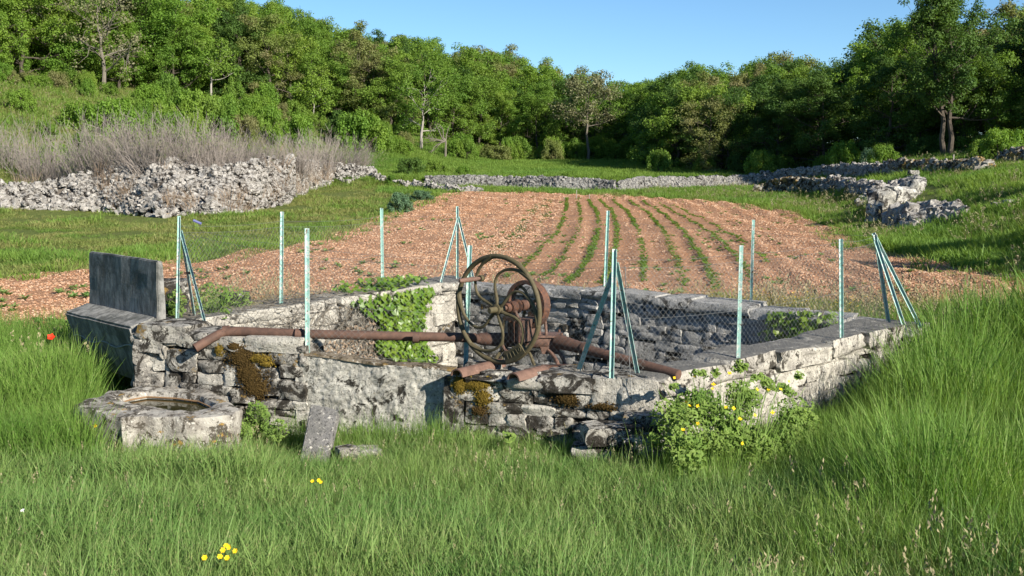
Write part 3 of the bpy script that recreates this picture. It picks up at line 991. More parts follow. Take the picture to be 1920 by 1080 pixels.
# flanged box and the rising pipe lying to the right
rz_ = math.atan2(dP.y, dP.x)
FB = at(1030, 640, 12.25)
vs = []
for zz, w_ in ((-.13, .09), (-.02, .12), (.06, .12), (.065, .15), (.085, .15)):
    for x_, y_ in ((-1, -1), (1, -1), (1, 1), (-1, 1)):
        vs.append(Matrix.Rotation(rz_, 3, 'Z') @ Vector((x_ * w_, y_ * w_, zz)) + FB)
fs = [(3, 2, 1, 0), (16, 17, 18, 19)] + [(k * 4 + j, k * 4 + (j + 1) % 4, k * 4 + 4 + (j + 1) % 4, k * 4 + 4 + j) for k in range(4) for j in range(4)]
ppart(MB().add(vs, fs), 'flanged_box', 'rust_pink', smooth=False)
for sx, sy in ((-1, -1), (1, -1), (1, 1), (-1, 1)):
    bp_ = Matrix.Rotation(rz_, 3, 'Z') @ Vector((sx * .125, sy * .125, .085)) + FB
    ppart(MB().tube([bp_, bp_ + zW * .03], .016, 6), 'bolt', 'rust')
q0, q1 = at(1046, 640, 12.15), at(1272, 703, 10.98)
pts = [q0.lerp(q1, i / 16) for i in range(17)]
ppart(MB().tube(pts, [.085, .08, .072, .066, .06] + [.054] * 12, 16), 'rising_pipe', 'rust')
ppart(MB().tube([q0.lerp(q1, .23), q0.lerp(q1, .26)], .075, 16), 'pipe_collar', 'rust')
ppart(MB().tube([q1 - (q1 - q0).normalized() * .005, q1 + (q1 - q0).normalized() * .004], [.05, .05], 16), 'pipe_mouth', 'rust')
# curved feet
def foot(pts, r, m): ppart(MB().tube(smooth(resample([Vector(p) for p in pts], .05), 2), r, 8), 'foot', m)
foot([at(1022, 652, 12.2), at(1035, 662, 12.1), at(1046, 678, 12.0), at(1048, 694, 11.95)], .022, 'rust_pink')
foot([at(1035, 650, 12.3), at(1052, 664, 12.2), at(1060, 680, 12.1), at(1061, 692, 12.05)], .022, 'rust_pink')
foot([at(948, 640, 12.2), at(944, 655, 12.1), at(930, 668, 11.95), at(926, 690, 11.9)], .022, 'olive')
foot([at(948, 640, 12.2), at(952, 652, 12.1), at(940, 672, 11.98), at(938, 690, 11.95)], .018, 'olive')
foot([at(985, 640, 12.3), at(992, 660, 12.25), at(1004, 690, 12.2)], .018, 'olive')
foot([at(960, 648, 12.0), at(975, 660, 11.95), at(990, 650, 12.0)], .022, 'olive')
# half-round base beams
def beam(p, q, r):
    d = (q - p).normalized()
    n_ = 9
    x_ = Vector((-d.y, d.x, 0)).normalized()
    vs = []
    for e in (p, q):
        for i in range(n_ + 1):
            a = math.pi * i / n_
            vs.append(e + x_ * (r * math.cos(a)) + zW * (r * .95 * math.sin(a) - .02))
        for i in range(n_, -1, -1):
            a = math.pi * i / n_
            vs.append(e + x_ * (r * .82 * math.cos(a)) + zW * (r * .78 * math.sin(a) - .02))
    m_ = 2 * (n_ + 1)
    fs = [(i, (i + 1) % m_, (i + 1) % m_ + m_, i + m_) for i in range(m_)]
    fs += [(i, m_ - 1 - i, m_ - 2 - i, i + 1) for i in range(n_)] + [(m_ + i, m_ + i + 1, 2 * m_ - 2 - i, 2 * m_ - 1 - i) for i in range(n_)]
    return MB().add(vs, fs)
bd = Vector((.60, .80, 0)).normalized()
b0, b1 = at(856, 700, 11.33), at(962, 712, 11.12)
b0.z, b1.z = .815, .815
ppart(beam(b0, b0 + bd * .75, .085), 'base_beam', 'rust_pink')
ppart(beam(b1, b1 + bd * .55, .085), 'base_beam', 'rust_pink')
ppart(MB().box(at(1046, 692, 11.9), (.36, .10, .09), Matrix.Rotation(.12, 4, 'Z')), 'base_beam', 'rust_red', smooth=False)

# ---------------------------------------------------------------- wire fence on angle-iron posts
fence = thing('wire_fence', 'mint green angle iron fence with fine chain link mesh round the cistern walls', 'fence', (0, 15.0, 1.0))
FBASE = fence.location.copy()
def fpart(mb, name, m='mint', parent=None):
    o = mb.obj(name, M[m], parent or fence)
    if parent is None: o.location = -FBASE
    return o
def angle_iron(p, q, w=.05, t=.005, yaw=0.0):
    d = (q - p).normalized()
    x_ = Vector((math.cos(yaw), math.sin(yaw), 0))
    x_ = (x_ - d * x_.dot(d)).normalized()
    y_ = d.cross(x_)
    prof = [(0, 0), (w, 0), (w, t), (t, t), (t, w), (0, w)]
    vs = [e + x_ * (a - w * .3) + y_ * (b - w * .3) for e in (p, q) for a, b in prof]
    return MB().add(vs, [(i, (i + 1) % 6, (i + 1) % 6 + 6, i + 6) for i in range(6)] + [(0, 3, 2, 1), (0, 5, 4, 3), (6, 7, 8, 9), (6, 9, 10, 11)])
def dmean(t_or_uv, line): return None
post_def = [  # (top u, v, base u, v, base Y)
    ((337, 405), (333, 600), 13.85), ((529, 397), (527, 572), 15.55), ((715, 390), (717, 545), 17.75), ((858, 387), (858, 527), 19.2),
    ((1140, 395), (1134, 542), 17.75), ((1412, 412), (1407, 574), 16.15), ((1641, 440), (1668, 604), 14.75), ((1576, 448), (1578, 636), 13.3),
    ((1389, 460), (1383, 680), 11.9), ((1153, 467), (1147, 706), 11.02), ((881, 460), (873, 685), 12.2), ((575, 428), (576, 666), 12.06)]
POSTS = []
for i, (tp_, bp_, Y) in enumerate(post_def):
    b = at(*bp_, Y) - Vector((0, 0, .06))
    t = at(*tp_, Y)
    if i == 6: t = at(*tp_, Y - .05)
    POSTS.append((b, t))
    fpart(angle_iron(b, t, .038, .005, R(200 + 25 * (i % 3))), 'post')
def brace(tu, bu, Yt, Yb): fpart(angle_iron(at(*bu, Yb) - Vector((0, 0, .03)), at(*tu, Yt), .038, .005, R(190)), 'brace')
brace((340, 432), (388, 611), 13.85, 13.45); brace((341, 436), (366, 592), 13.86, 14.35)
brace((860, 407), (826, 532), 19.2, 18.6); brace((860, 407), (890, 527), 19.2, 18.9)
brace((1150, 512), (1086, 688), 11.05, 11.35); brace((1157, 492), (1197, 698), 11.03, 11.2)
brace((1638, 437), (1727, 611), 14.72, 14.45); brace((1640, 445), (1698, 614), 14.72, 14.3)
p = at(355, 512, 13.75)
fpart(MB().box(p, (.14, .02, .03), Matrix.Rotation(-.1, 4, 'Z')), 'clamp', 'rust_red')
p = at(370, 416, 14.0)
fpart(MB().tube([p + Vector((-.05, 0, .02)), p + Vector((.05, 0, -.025))], .017, 8), 'wire_tensioner', 'blue')
# chain link: the wires of each bay, two slanting families, and three tension wires
HM = 1.12
for i in range(12):
    (b0, t0), (b1, t1) = POSTS[i], POSTS[(i + 1) % 12]
    if (i + 1) % 12 == 0 : pass
    L = (b1 - b0).length
    d0, d1 = (t0 - b0), (t1 - b1)
    def S(x, z):
        f = x / L
        sag = .03 * math.sin(f * math.pi) * (z / HM)
        p = b0.lerp(b1, f) + d0.normalized().lerp(d1.normalized(), f) * (z + .06) - Vector((0, 0, sag))
        return p + Vector((.006 * math.sin(x * 7 + z * 5), .008 * math.sin(z * 6 + x * 3), 0))
    mb = MB()
    stp = .072
    k = -HM
    while k < L:
        for fam in (0, 1):
            x0, x1 = max(0, k), min(L, k + HM)
            if x1 - x0 < .03: continue
            pts = []
            for j in range(4):
                x_ = x0 + (x1 - x0) * j / 3
                z_ = x_ - k
                pts.append(S(x_, z_ if fam == 0 else HM - z_) + nW * (.003 if fam else -.003))
            mb.tube(pts, .0011, 3, cap=False)
        k += stp
    for z_ in (.02, .58, HM, 1.2):
        mb.tube([S(L * j / 6, z_) for j in range(7)], .0016, 4, cap=False)
    fpart(mb, 'mesh_panel', 'wire')
# a stray barbed strand lying on the corner
mb = MB()
pts = smooth([at(u, v, Y) for u, v, Y in ((1172, 500, 11.0), (1176, 580, 11.0), (1178, 660, 10.98), (1182, 705, 10.9), (1184, 745, 10.85))], 2)
mb.tube(pts, .004, 5)
fpart(mb, 'loose_wire', 'wire')

# ---------------------------------------------------------------- ivy and dead vines on the left wall
def leaf_mesh(name, mat, pts, fold=.12):
    vs = [(0, 0, 0)] + [(x, y, -fold * abs(x) - .12 * max(y, 0) ** 2) for x, y in pts]
    n = len(pts)
    me = bpy.data.meshes.new(name)
    me.from_pydata(vs, [], [(0, i + 1, (i + 1) % n + 1) for i in range(n)])
    me.materials.append(mat)
    return me
IVYL = [leaf_mesh('ivy_leaf', M['ivy'], [(0, -.15), (.45, -.35), (.62, .1), (.30, .22), (0, .95), (-.30, .22), (-.62, .1), (-.45, -.35)]),
        leaf_mesh('ivy_leaf', M['ivy'], [(0, -.2), (.5, -.25), (.50, .25), (.2, .6), (0, .8), (-.2, .6), (-.50, .25), (-.5, -.25)])]
DEADL = [leaf_mesh('dead_leaf', M['deadleaf'], [(0, -.3), (.35, -.1), (.2, .4), (0, .8), (-.25, .3), (-.3, -.2)], .5)]
def twigs(n, fn, r=.006, seg=5, mb=None):
    mb = mb or MB()
    for _ in range(n):
        pts = fn()
        mb.tube(pts, [r * (1 - .6 * i / (len(pts) - 1)) for i in range(len(pts))], 4, cap=False)
    return mb
def face_rot(nv, spin, jit=.5):
    q = (nv + Vector(rng.normal(0, jit, 3))).normalized()
    e = q.to_track_quat('Z', 'Y').to_matrix() @ Matrix.Rotation(spin, 3, 'Z')
    return e.to_euler()
I3, I4 = INNER[3], INNER[4]
n3 = Vector((nDE.x, nDE.y, .35)).normalized()
def lwall(s, z, off): # s: way from inner back corner to front left
    p = I3.lerp(I4, s)
    return Vector((p.x + nDE.x * off, p.y + nDE.y * off, z))
ivy = thing('ivy_plant', 'glossy bright green ivy spilling over the left cistern wall beside dry vines', 'ivy', lwall(.3, -.8, 0))
IB = ivy.location.copy()
def ivy_pts(n):
    out = []
    while len(out) < n:
        s, z = rng.uniform(.13, .52), rng.uniform(-.85, 1.12)
        f = (z + .85) / 1.9
        lo, hi = .17 + .03 * math.sin(z * 5), .30 + .17 * f ** 1.5 + .03 * math.sin(z * 9)
        if not lo < s < hi: continue
        if z > .60 and s > .36 and rng.random() < .5: continue
        top = z > .95
        off = rng.uniform(-.55, .12) if top else rng.uniform(.02, .20 + .06 * math.sin(z * 7 + s * 30))
        zz = z if not top else 1.0 + rng.uniform(.02, .16)
        out.append((lwall(s, zz, off), Vector((nDE.x, nDE.y, .5)) if not top else Vector((.2, -.3, 1))))
    return out
for k, (p, nv) in enumerate(ivy_pts(290)):
    o = link('leaf', IVYL[k % 2], ivy)
    o.location = p - IB
    o.rotation_euler = face_rot(nv, math.pi + rng.normal(0, .6), .4)
    sc_ = rng.uniform(.075, .105)
    o.scale = (sc_, sc_, sc_)
ip = ivy_pts(2000)
scatter('foliage', IVYL, [p - IB for p, _ in ip], [face_rot(nv, math.pi + rng.normal(0, .8), .5) for _, nv in ip],
        [(s_,) * 3 for s_ in rng.uniform(.06, .095, len(ip))], rng.integers(0, 2, len(ip)), parent=ivy, kind='stuff')
def vine_path():
    s, z = rng.uniform(.2, .5), -.8
    pts = []
    for i in range(7):
        pts.append(lwall(s + .04 * math.sin(i + s * 30), z + 1.8 * i / 6, .05))
    return pts
o = twigs(14, vine_path, .008).obj('stem', M['bark'], ivy)
o.location = -IB
dv = thing('dead_vine', 'tangle of dry brown vine stems and dead leaves on the pale left wall', 'vine', lwall(.65, -.5, 0))
DB = dv.location.copy()
def dvine():
    s, z = rng.uniform(.36, .98), rng.uniform(.0, .95)
    a = rng.uniform(-2.6, -.4)
    pts = []
    for i in range(6):
        pts.append(lwall(min(max(s, .3), 1.0), max(z, -.7), rng.uniform(.03, .10)))
        a += rng.normal(0, .5)
        s += .022 * math.cos(a); z += .10 * math.sin(a)
    return pts
o = twigs(420, dvine, .0045).obj('stem', M['bark'], dv)
o.location = -DB
def dtop():
    s = rng.uniform(.42, 1.0)
    a = rng.uniform(0, 6.3)
    p = lwall(s, 1.02, rng.uniform(-.6, .0))
    pts = []
    for i in range(6):
        pts.append(p.copy())
        a += rng.normal(0, .5)
        p = p + Vector((.11 * math.cos(a), .11 * math.sin(a), rng.normal(0, .015)))
    return pts
o = twigs(160, dtop, .005).obj('trailing_stem', M['bark'], dv)
o.location = -DB
n_ = 2400
ss, zs = rng.uniform(.38, .97, n_), rng.uniform(-.7, .55, n_)
scatter('dry_leaves', DEADL, [lwall(a, b, rng.uniform(.02, .13)) - DB for a, b in zip(ss, zs)], [face_rot(n3, rng.uniform(0, 6), .8) for _ in range(n_)],
        [(s_,) * 3 for s_ in rng.uniform(.03, .06, n_)], np.zeros(n_, int), parent=dv, kind='stuff')
# small vine on the right end of the back wall
iv2 = thing('vine_plant', 'small leafy creeper hanging inside the right corner of the cistern', 'vine', at(1490, 640, 15.2))
B2 = iv2.location.copy()
pp, rr_ = [], []
for _ in range(330):
    u, v = rng.normal(1490, 34), rng.uniform(585, 640)
    if abs(u - 1490 + (v - 610) * .5) > 62: continue
    pp.append(at(u, v, 15.25 + (u - 1490) * -.0045 + rng.uniform(-.15, .15)) - B2)
    rr_.append(face_rot(Vector((-.4, -.8, .5)), math.pi + rng.normal(0, .7), .6))
for k in range(40):
    o = link('leaf', IVYL[k % 2], iv2)
    o.location, o.rotation_euler, o.scale = pp[k], rr_[k], (.085,) * 3
scatter('foliage', IVYL, pp[40:], rr_[40:], [(s_,) * 3 for s_ in rng.uniform(.05, .09, len(pp) - 40)], rng.integers(0, 2, len(pp) - 40), parent=iv2, kind='stuff')
def v2():
    u = rng.uniform(1430, 1550)
    return [at(u + 10 * math.sin(i + u), 580 + 11 * i, 15.3 - (u - 1490) * .0045) for i in range(6)]
o = twigs(16, v2, .006).obj('stem', M['bark'], iv2)
o.location = -B2

# ---------------------------------------------------------------- moss cushions on the front wall
def moss(label, spots, n, mat):
    mt = [MB().add([(0, 0, 1), (.6, 0, -.2), (-.3, .55, -.2), (-.3, -.55, -.2)], [(0, 1, 2), (0, 2, 3), (0, 3, 1)]).mesh('moss_tuft', M[mat])]
    P, rt, sc_ = [], [], []
    for u, v, ru, rv, w in spots:
        for _ in range(int(n * w)):
            a, r = rng.uniform(0, 6.28), min(abs(rng.normal(0, .5)), 1.5)
            uu, vv = u + ru * r * math.cos(a), v + rv * r * math.sin(a)
            d = ray(uu, vv)
            c = Vector((0, 0, CAMZ))
            q = CA + (-ABn) * 0
            n2 = Vector((ABn.x, ABn.y, 0))
            tt = (Vector((CA.x, CA.y, 0)) - c).dot(n2) / d.dot(n2)
            p = c + d * tt + n2 * (.03 * max(0, 1 - r * r) + rng.uniform(-.012, .010))
            P.append(p); rt.append(face_rot(n2 + Vector((0, 0, .4)), rng.uniform(0, 6), .5)); sc_.append((rng.uniform(.008, .019),) * 3)
    c = sum(P, Vector()) / len(P)
    return scatter('moss', mt, [p - c for p in P], rt, sc_, np.zeros(len(P), int), label=label, cat='moss', kind='stuff', loc=c)
moss('brown moss hanging below the pump spout', [(452, 668, 26, 22, 1), (466, 700, 28, 26, 1.3), (480, 728, 26, 20, 1), (440, 650, 14, 10, .3)], 2400, 'moss')
moss('golden moss cushions right of the brown moss below the spout', [(487, 672, 22, 9, .8), (412, 656, 10, 12, .3), (500, 682, 16, 6, .3)], 1500, 'moss_gold')
moss('golden and brown moss over the right hand cap stones', [(895, 722, 28, 12, 1), (862, 722, 14, 20, .7), (905, 745, 20, 22, .6)], 2000, 'moss_gold')
moss('dark moss between the courses of the right hand section', [(1065, 748, 26, 13, .8), (1130, 762, 30, 8, .5), (900, 770, 18, 12, .4)], 1600, 'moss')
# ---------------------------------------------------------------- tumbled walls in the distance
def pl_at(P, s):
    """point on a polyline given by corner points, s in 0..1 over the corners' own lengths"""
    L = [0]
    for a, b in zip(P[:-1], P[1:]): L.append(L[-1] + (b - a).length)
    d = s * L[-1]
    for i in range(len(P) - 1):
        if d <= L[i + 1] or i == len(P) - 2:
            return i + (d - L[i]) / max(L[i + 1] - L[i], 1e-6)
def lerpP(P, f):
    i = min(int(f), len(P) - 2)
    return P[i].lerp(P[i + 1], f - i)
STUFF_ST = {}
def heap(name, label, cat, base, top, n_part, n_stuff, smin, smax, key='stone_far', jit=.18, flat=.6, group=None, nparts_near=None, plen=1.3, yawj=.5):
    """stones over the sloping face between a foot line and a top line, on an earth core"""
    B, T = [Vector(p) for p in base], [Vector(p) for p in top]
    m = sum(B, Vector()) / len(B)
    th = thing(name, label, cat, m, group=group)
    NS, NV = 60, 8
    V = np.zeros((NV + 3, NS + 1, 3))
    for i in range(NS + 1):
        f = pl_at(B, i / NS)
        b, t = lerpP(B, f), lerpP(T, f)
        b = b - Vector((0, 0, .3))
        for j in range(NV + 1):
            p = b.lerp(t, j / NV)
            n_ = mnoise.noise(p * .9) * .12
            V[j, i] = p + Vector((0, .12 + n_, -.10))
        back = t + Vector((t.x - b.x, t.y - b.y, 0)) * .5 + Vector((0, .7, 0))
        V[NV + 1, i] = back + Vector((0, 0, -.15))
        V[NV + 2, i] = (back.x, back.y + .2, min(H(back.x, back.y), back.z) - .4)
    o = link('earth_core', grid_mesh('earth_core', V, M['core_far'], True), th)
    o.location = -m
    PR = {'stone_far': STF, 'stone_moss': STM, 'stone_pale': STP, 'stone': ST, 'stone_grey': STG, 'stone_field': STW}[key]
    def one():
        while True:
            f = pl_at(B, rng.random())
            b, t = lerpP(B, f), lerpP(T, f)
            w = rng.random() ** .9 * 1.06
            p = b.lerp(t, w)
            nz_ = mnoise.noise(p * .9 + Vector((3, 1, 7))) + .5 * mnoise.noise(p * 2.3)
            if jit > .1 and rng.random() < -.55 - nz_ * 1.9: continue
            L_ = (t - b).length
            if rng.random() < min(1, .35 + L_ / 4): break
        s = smin * (smax / smin) ** (rng.random() ** 1.6) * (1 + (.5 * mnoise.noise(p * .6 + Vector((9, 2, 1))) if jit > .1 else 0))
        i = min(int(f), len(B) - 2)
        e = B[i + 1] - B[i]
        yaw = math.atan2(e.y, e.x) + rng.normal(0, yawj)
        return p + Vector((rng.normal(0, jit * .4), rng.normal(0, jit * .4) - .02, rng.normal(0, jit * .3))), s, yaw
    L = [one() for _ in range(n_part + n_stuff)]
    # the largest in the picture become parts
    L.sort(key=lambda q: -q[1] / q[0].y)
    for p, s, yaw in L[:n_part]:
        put('stone', PR[rng.integers(len(PR))], th, p, yaw, (s * rng.uniform(1, plen), s * rng.uniform(.7, 1), s * rng.uniform(.45, flat + .3)), (rng.normal(0, .3), rng.normal(0, .3)))
    if n_stuff:
        rest = L[n_part:]
        scatter('rubble', PR, [p - m for p, _, _ in rest], [(rng.normal(0, .35), rng.normal(0, .35), y) for _, _, y in rest],
                [(s * rng.uniform(1, plen), s * rng.uniform(.7, 1), s * rng.uniform(.45, flat + .3)) for _, s, _ in rest], rng.integers(0, len(PR), len(rest)), parent=th, kind='stuff')
    return th
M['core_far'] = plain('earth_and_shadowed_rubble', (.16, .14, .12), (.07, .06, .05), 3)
def foot_top(spec):
    b, t = [], []
    for u, vb, vt, Yt_off in spec:
        g = ground_at(u, vb)
        b.append(Vector((g.x, g.y, g.z)))
        t.append(at(u + (u - 960) * .0, vt, g.y + Yt_off))
    B, T = [], []                       # a broken, uneven crest
    for i in range(len(b) - 1):
        for k in range(6):
            f = k / 6
            q = t[i].lerp(t[i + 1], f)
            hh = q.z - b[i].lerp(b[i + 1], f).z
            q.z += hh * (.16 * mnoise.noise(q * .8) + .12 * mnoise.noise(q * 2.1))
            p = b[i].lerp(b[i + 1], f)
            p.y -= .3 * mnoise.noise(p * .7) * min(hh, 1)
            B.append(p); T.append(q)
    return B + [b[-1]], T + [t[-1]]
b, t = foot_top([(-120, 392, 352, 1.5), (0, 391, 346, 1.5), (60, 393, 345, 1.6), (130, 395, 332, 2.0), (190, 399, 324, 2.4), (235, 403, 315, 3.0)])
heap('rubble_wall', 'low tumbled stretch of the limestone wall at the left edge under grey thickets', 'stone wall', b, t, 150, 1700, .09, .30)
b, t = foot_top([(225, 402, 317, 3.0), (270, 406, 311, 4.2), (310, 409, 306, 4.6), (350, 408, 309, 4.6), (400, 405, 318, 3.6), (440, 401, 315, 3.2)])
heap('rubble_wall', 'bulging collapsed heap of the limestone wall, nearest and tallest, with moss and dry stalks', 'stone wall', b, t, 260, 2600, .09, .36, jit=.3)
b, t = foot_top([(440, 401, 312, 3.2), (470, 397, 303, 3.2), (505, 390, 297, 3.2), (535, 384, 301, 2.6), (548, 372, 303, 2.4), (575, 362, 306, 2.0)])
heap('rubble_wall', 'steep pale stretch of the limestone wall just right of the bulging heap', 'stone wall', b, t, 200, 1900, .09, .32)
b, t = foot_top([(560, 366, 306, 2), (590, 355, 305, 1.5), (620, 345, 307, 1.2), (660, 338, 311, 1), (703, 334, 317, .8)])
heap('rubble_wall', 'far bright white end of the limestone wall reaching the green shrubs', 'stone wall', b, t, 100, 1700, .10, .32)
# line of stones from its end down to the field corner
b, t = foot_top([(700, 336, 322, .5), (716, 344, 331, .4), (740, 349, 338, .4), (775, 352, 342, .4), (812, 358, 349, .3), (860, 361, 353, .3), (905, 361, 355, .3)])
heap('rubble_wall', 'broken low line of stones running along the far left field corner', 'stone wall', b, t, 30, 260, .16, .38)
# far field wall in two stretches with a gap
b, t = foot_top([(800, 347, 330, .5), (860, 351, 331, .5), (950, 354, 333, .5), (1050, 357, 335, .5), (1110, 358, 337, .5), (1152, 359, 341, .4)])
heap('field_wall', 'grey dry stone wall along the far end of the field, left of its gap', 'stone wall', b, t, 60, 1900, .14, .30, 'stone_field', .05, yawj=.3)
b, t = foot_top([(1160, 359, 340, .4), (1200, 357, 335, .5), (1290, 355, 335, .5), (1350, 350, 334, .5), (1420, 347, 330, .5)])
heap('field_wall', 'grey dry stone wall along the far end of the field, right of its gap', 'stone wall', b, t, 60, 1500, .14, .30, 'stone_field', .05, yawj=.3)
b, t = foot_top([(1405, 348, 328, .5), (1460, 340, 321, .5), (1540, 334, 314, .5), (1620, 330, 308, .6), (1680, 328, 304, .8)])
heap('field_wall', 'pale lichened wall in front of the bright green shrubs on the right', 'stone wall', b, t, 90, 900, .14, .36, 'stone_far', .08)
b, t = foot_top([(1670, 330, 303, .6), (1720, 326, 304, .6), (1770, 323, 306, .6), (1830, 321, 303, .6), (1862, 316, 303, .5)])
heap('field_wall', 'brown mossy wall below the tall forked oak on the right', 'stone wall', b, t, 90, 500, .16, .42, 'stone_moss', .1)
b, t = foot_top([(1876, 306, 286, .5), (1920, 304, 283, .5), (2000, 304, 281, .5)])
heap('field_wall', 'short mossy wall end at the top of the right hand meadow', 'stone wall', b, t, 40, 120, .18, .45, 'stone_moss', .1)
b, t = foot_top([(1418, 363, 350, .2), (1440, 363, 343, .2), (1490, 362, 338, .2), (1545, 361, 338, .2)])
heap('retaining_wall', 'dark shaded retaining wall with a weathered plank propped at its left end', 'stone wall', b, t, 70, 200, .18, .42, 'stone_moss', .05)
b, t = foot_top([(1545, 361, 337, .3), (1580, 361, 335, 1.2), (1610, 366, 344, 1.5), (1650, 372, 346, 2.0)])
heap('rubble_wall', 'sunlit spill of pale stones right of the shaded retaining wall', 'stone wall', b, t, 70, 240, .15, .40, 'stone_far', .15)
b, t = foot_top([(1610, 385, 372, 1.5), (1650, 372, 352, 2.0), (1690, 360, 340, 2.0), (1730, 352, 334, 1.0)])
heap('rubble_wall', 'low line of stones climbing the right bank behind the white boulders', 'stone wall', b, t, 50, 200, .15, .42, 'stone_far', .15)
b, t = foot_top([(1665, 425, 398, .6), (1700, 428, 390, .7), (1740, 418, 384, .7), (1775, 412, 381, .7), (1808, 406, 382, .5)])
heap('rubble_wall', 'collapsed dark-faced wall with a pale top on the right bank', 'stone wall', b, t, 110, 160, .16, .50, 'stone_far', .1)
M['boulder'] = stone_mat('pitted_white_limestone', (.46, .44, .40), (.26, .25, .23), (.05, .045, .04), .50, .68, .55)
BO = [stone_mesh('boulder', 300 + i, M['boulder'], cuts=7, rnd=.6, rough=.15, planes=10, pn=3) for i in range(4)]
def boulder(u, v, wpx, hpx, me, lab, dpt=.8, yaw=.3):
    g = ground_at(u, v)
    k = g.y / F
    s = (wpx * k * .9, wpx * k * dpt * .85, hpx * k * 1.15)
    put('boulder', me, None, (g.x, g.y + s[1] * .3, g.z + s[2] * .34), yaw, s, label=lab, cat='boulder', group='boulders on the right bank')
boulder(1655, 402, 52, 48, BO[0], 'upright white boulder with dark clefts at the left end of the bank stones', yaw=.2)
boulder(1690, 384, 62, 32, BO[1], 'broad white boulder leaning behind the upright boulder', yaw=.5)
boulder(1715, 366, 52, 28, BO[2], 'long white rock ledge rising up the grassy bank', yaw=.9)
boulder(1640, 416, 30, 34, BO[3], 'ochre stained low rock under the upright white boulder', yaw=.1)
boulder(1872, 394, 26, 14, BO[1], 'small pale rock in the grass near the right edge')
boulder(1898, 388, 34, 14, BO[2], 'flat pale rock beside the small one at the right edge')
boulder(1898, 462, 40, 14, BO[0], 'half buried flat rock low on the right bank')
boulder(1714, 333, 22, 14, BO[3], 'small white rock below the mossy wall, alone in the grass')
boulder(1605, 364, 16, 18, BO[0], 'pointed pale stone standing on the stone spill')
boulder(1735, 478, 18, 10, BO[1], 'grey stone at the field edge behind the corner fence brace')
pk = ground_at(1416, 362)
tp3 = at(1440, 344, pk.y + .15)
d_ = (tp3 - pk)
mb = MB()
for k in range(4):
    q = pk + Vector((.16 * k, -.1, 0))
    mb2 = MB().tube([q, q + d_ * (1.0 + .04 * k)], .05, 5)
    mb.add(mb2.v, mb2.f)
mb.obj('plank', M['bone'], label='weathered grey boards propped against the shaded retaining wall', cat='plank')
for i, (u, v0, v1, lab) in enumerate(((1081, 375, 356, 'thin white stake standing at the far field end'), (1105, 377, 364, 'short white stake at the far field end, right of the tall one'), (1058, 376, 370, 'stubby stake at the far field end, left of the tall one'))):
    g = ground_at(u, v0)
    MB().tube([g - Vector((0, 0, .1)), at(u, v1, g.y)], .022, 5).obj('stake', M['bone'], label=lab, cat='stake')
g = ground_at(1787, 318)
MB().tube([g, g + Vector((0, 0, .75))], .04, 5).obj('marker_post', M['bone'], label='thin pale post beside the trunk of the tall forked oak', cat='post')

# ---------------------------------------------------------------- trees and shrubs
def set_leaves(name, C, Nrm, ln, wd, mat):
    n = len(C)
    C, Nrm = np.asarray(C), np.asarray(Nrm)
    Nrm = Nrm / np.linalg.norm(Nrm, axis=1, keepdims=True)
    a = rng.normal(0, 1, (n, 3))
    a = a - Nrm * (a * Nrm).sum(1, keepdims=True)
    a /= np.linalg.norm(a, axis=1, keepdims=True)
    b = np.cross(Nrm, a)
    ln, wd = np.broadcast_to(ln, (n,))[:, None], np.broadcast_to(wd, (n,))[:, None]
    V = np.stack([C - a * ln, C + b * wd - a * ln * .1, C + a * ln - Nrm * ln * .25, C - b * wd - a * ln * .1], 1).reshape(-1, 3)
    me = bpy.data.meshes.new(name)
    me.vertices.add(4 * n); me.loops.add(4 * n); me.polygons.add(n)
    me.vertices.foreach_set('co', V.astype(np.float32).reshape(-1))
    me.loops.foreach_set('vertex_index', np.arange(4 * n, dtype=np.int32))
    me.polygons.foreach_set('loop_start', np.arange(0, 4 * n, 4, dtype=np.int32))
    me.update(calc_edges=True)
    me.materials.append(mat)
    return me
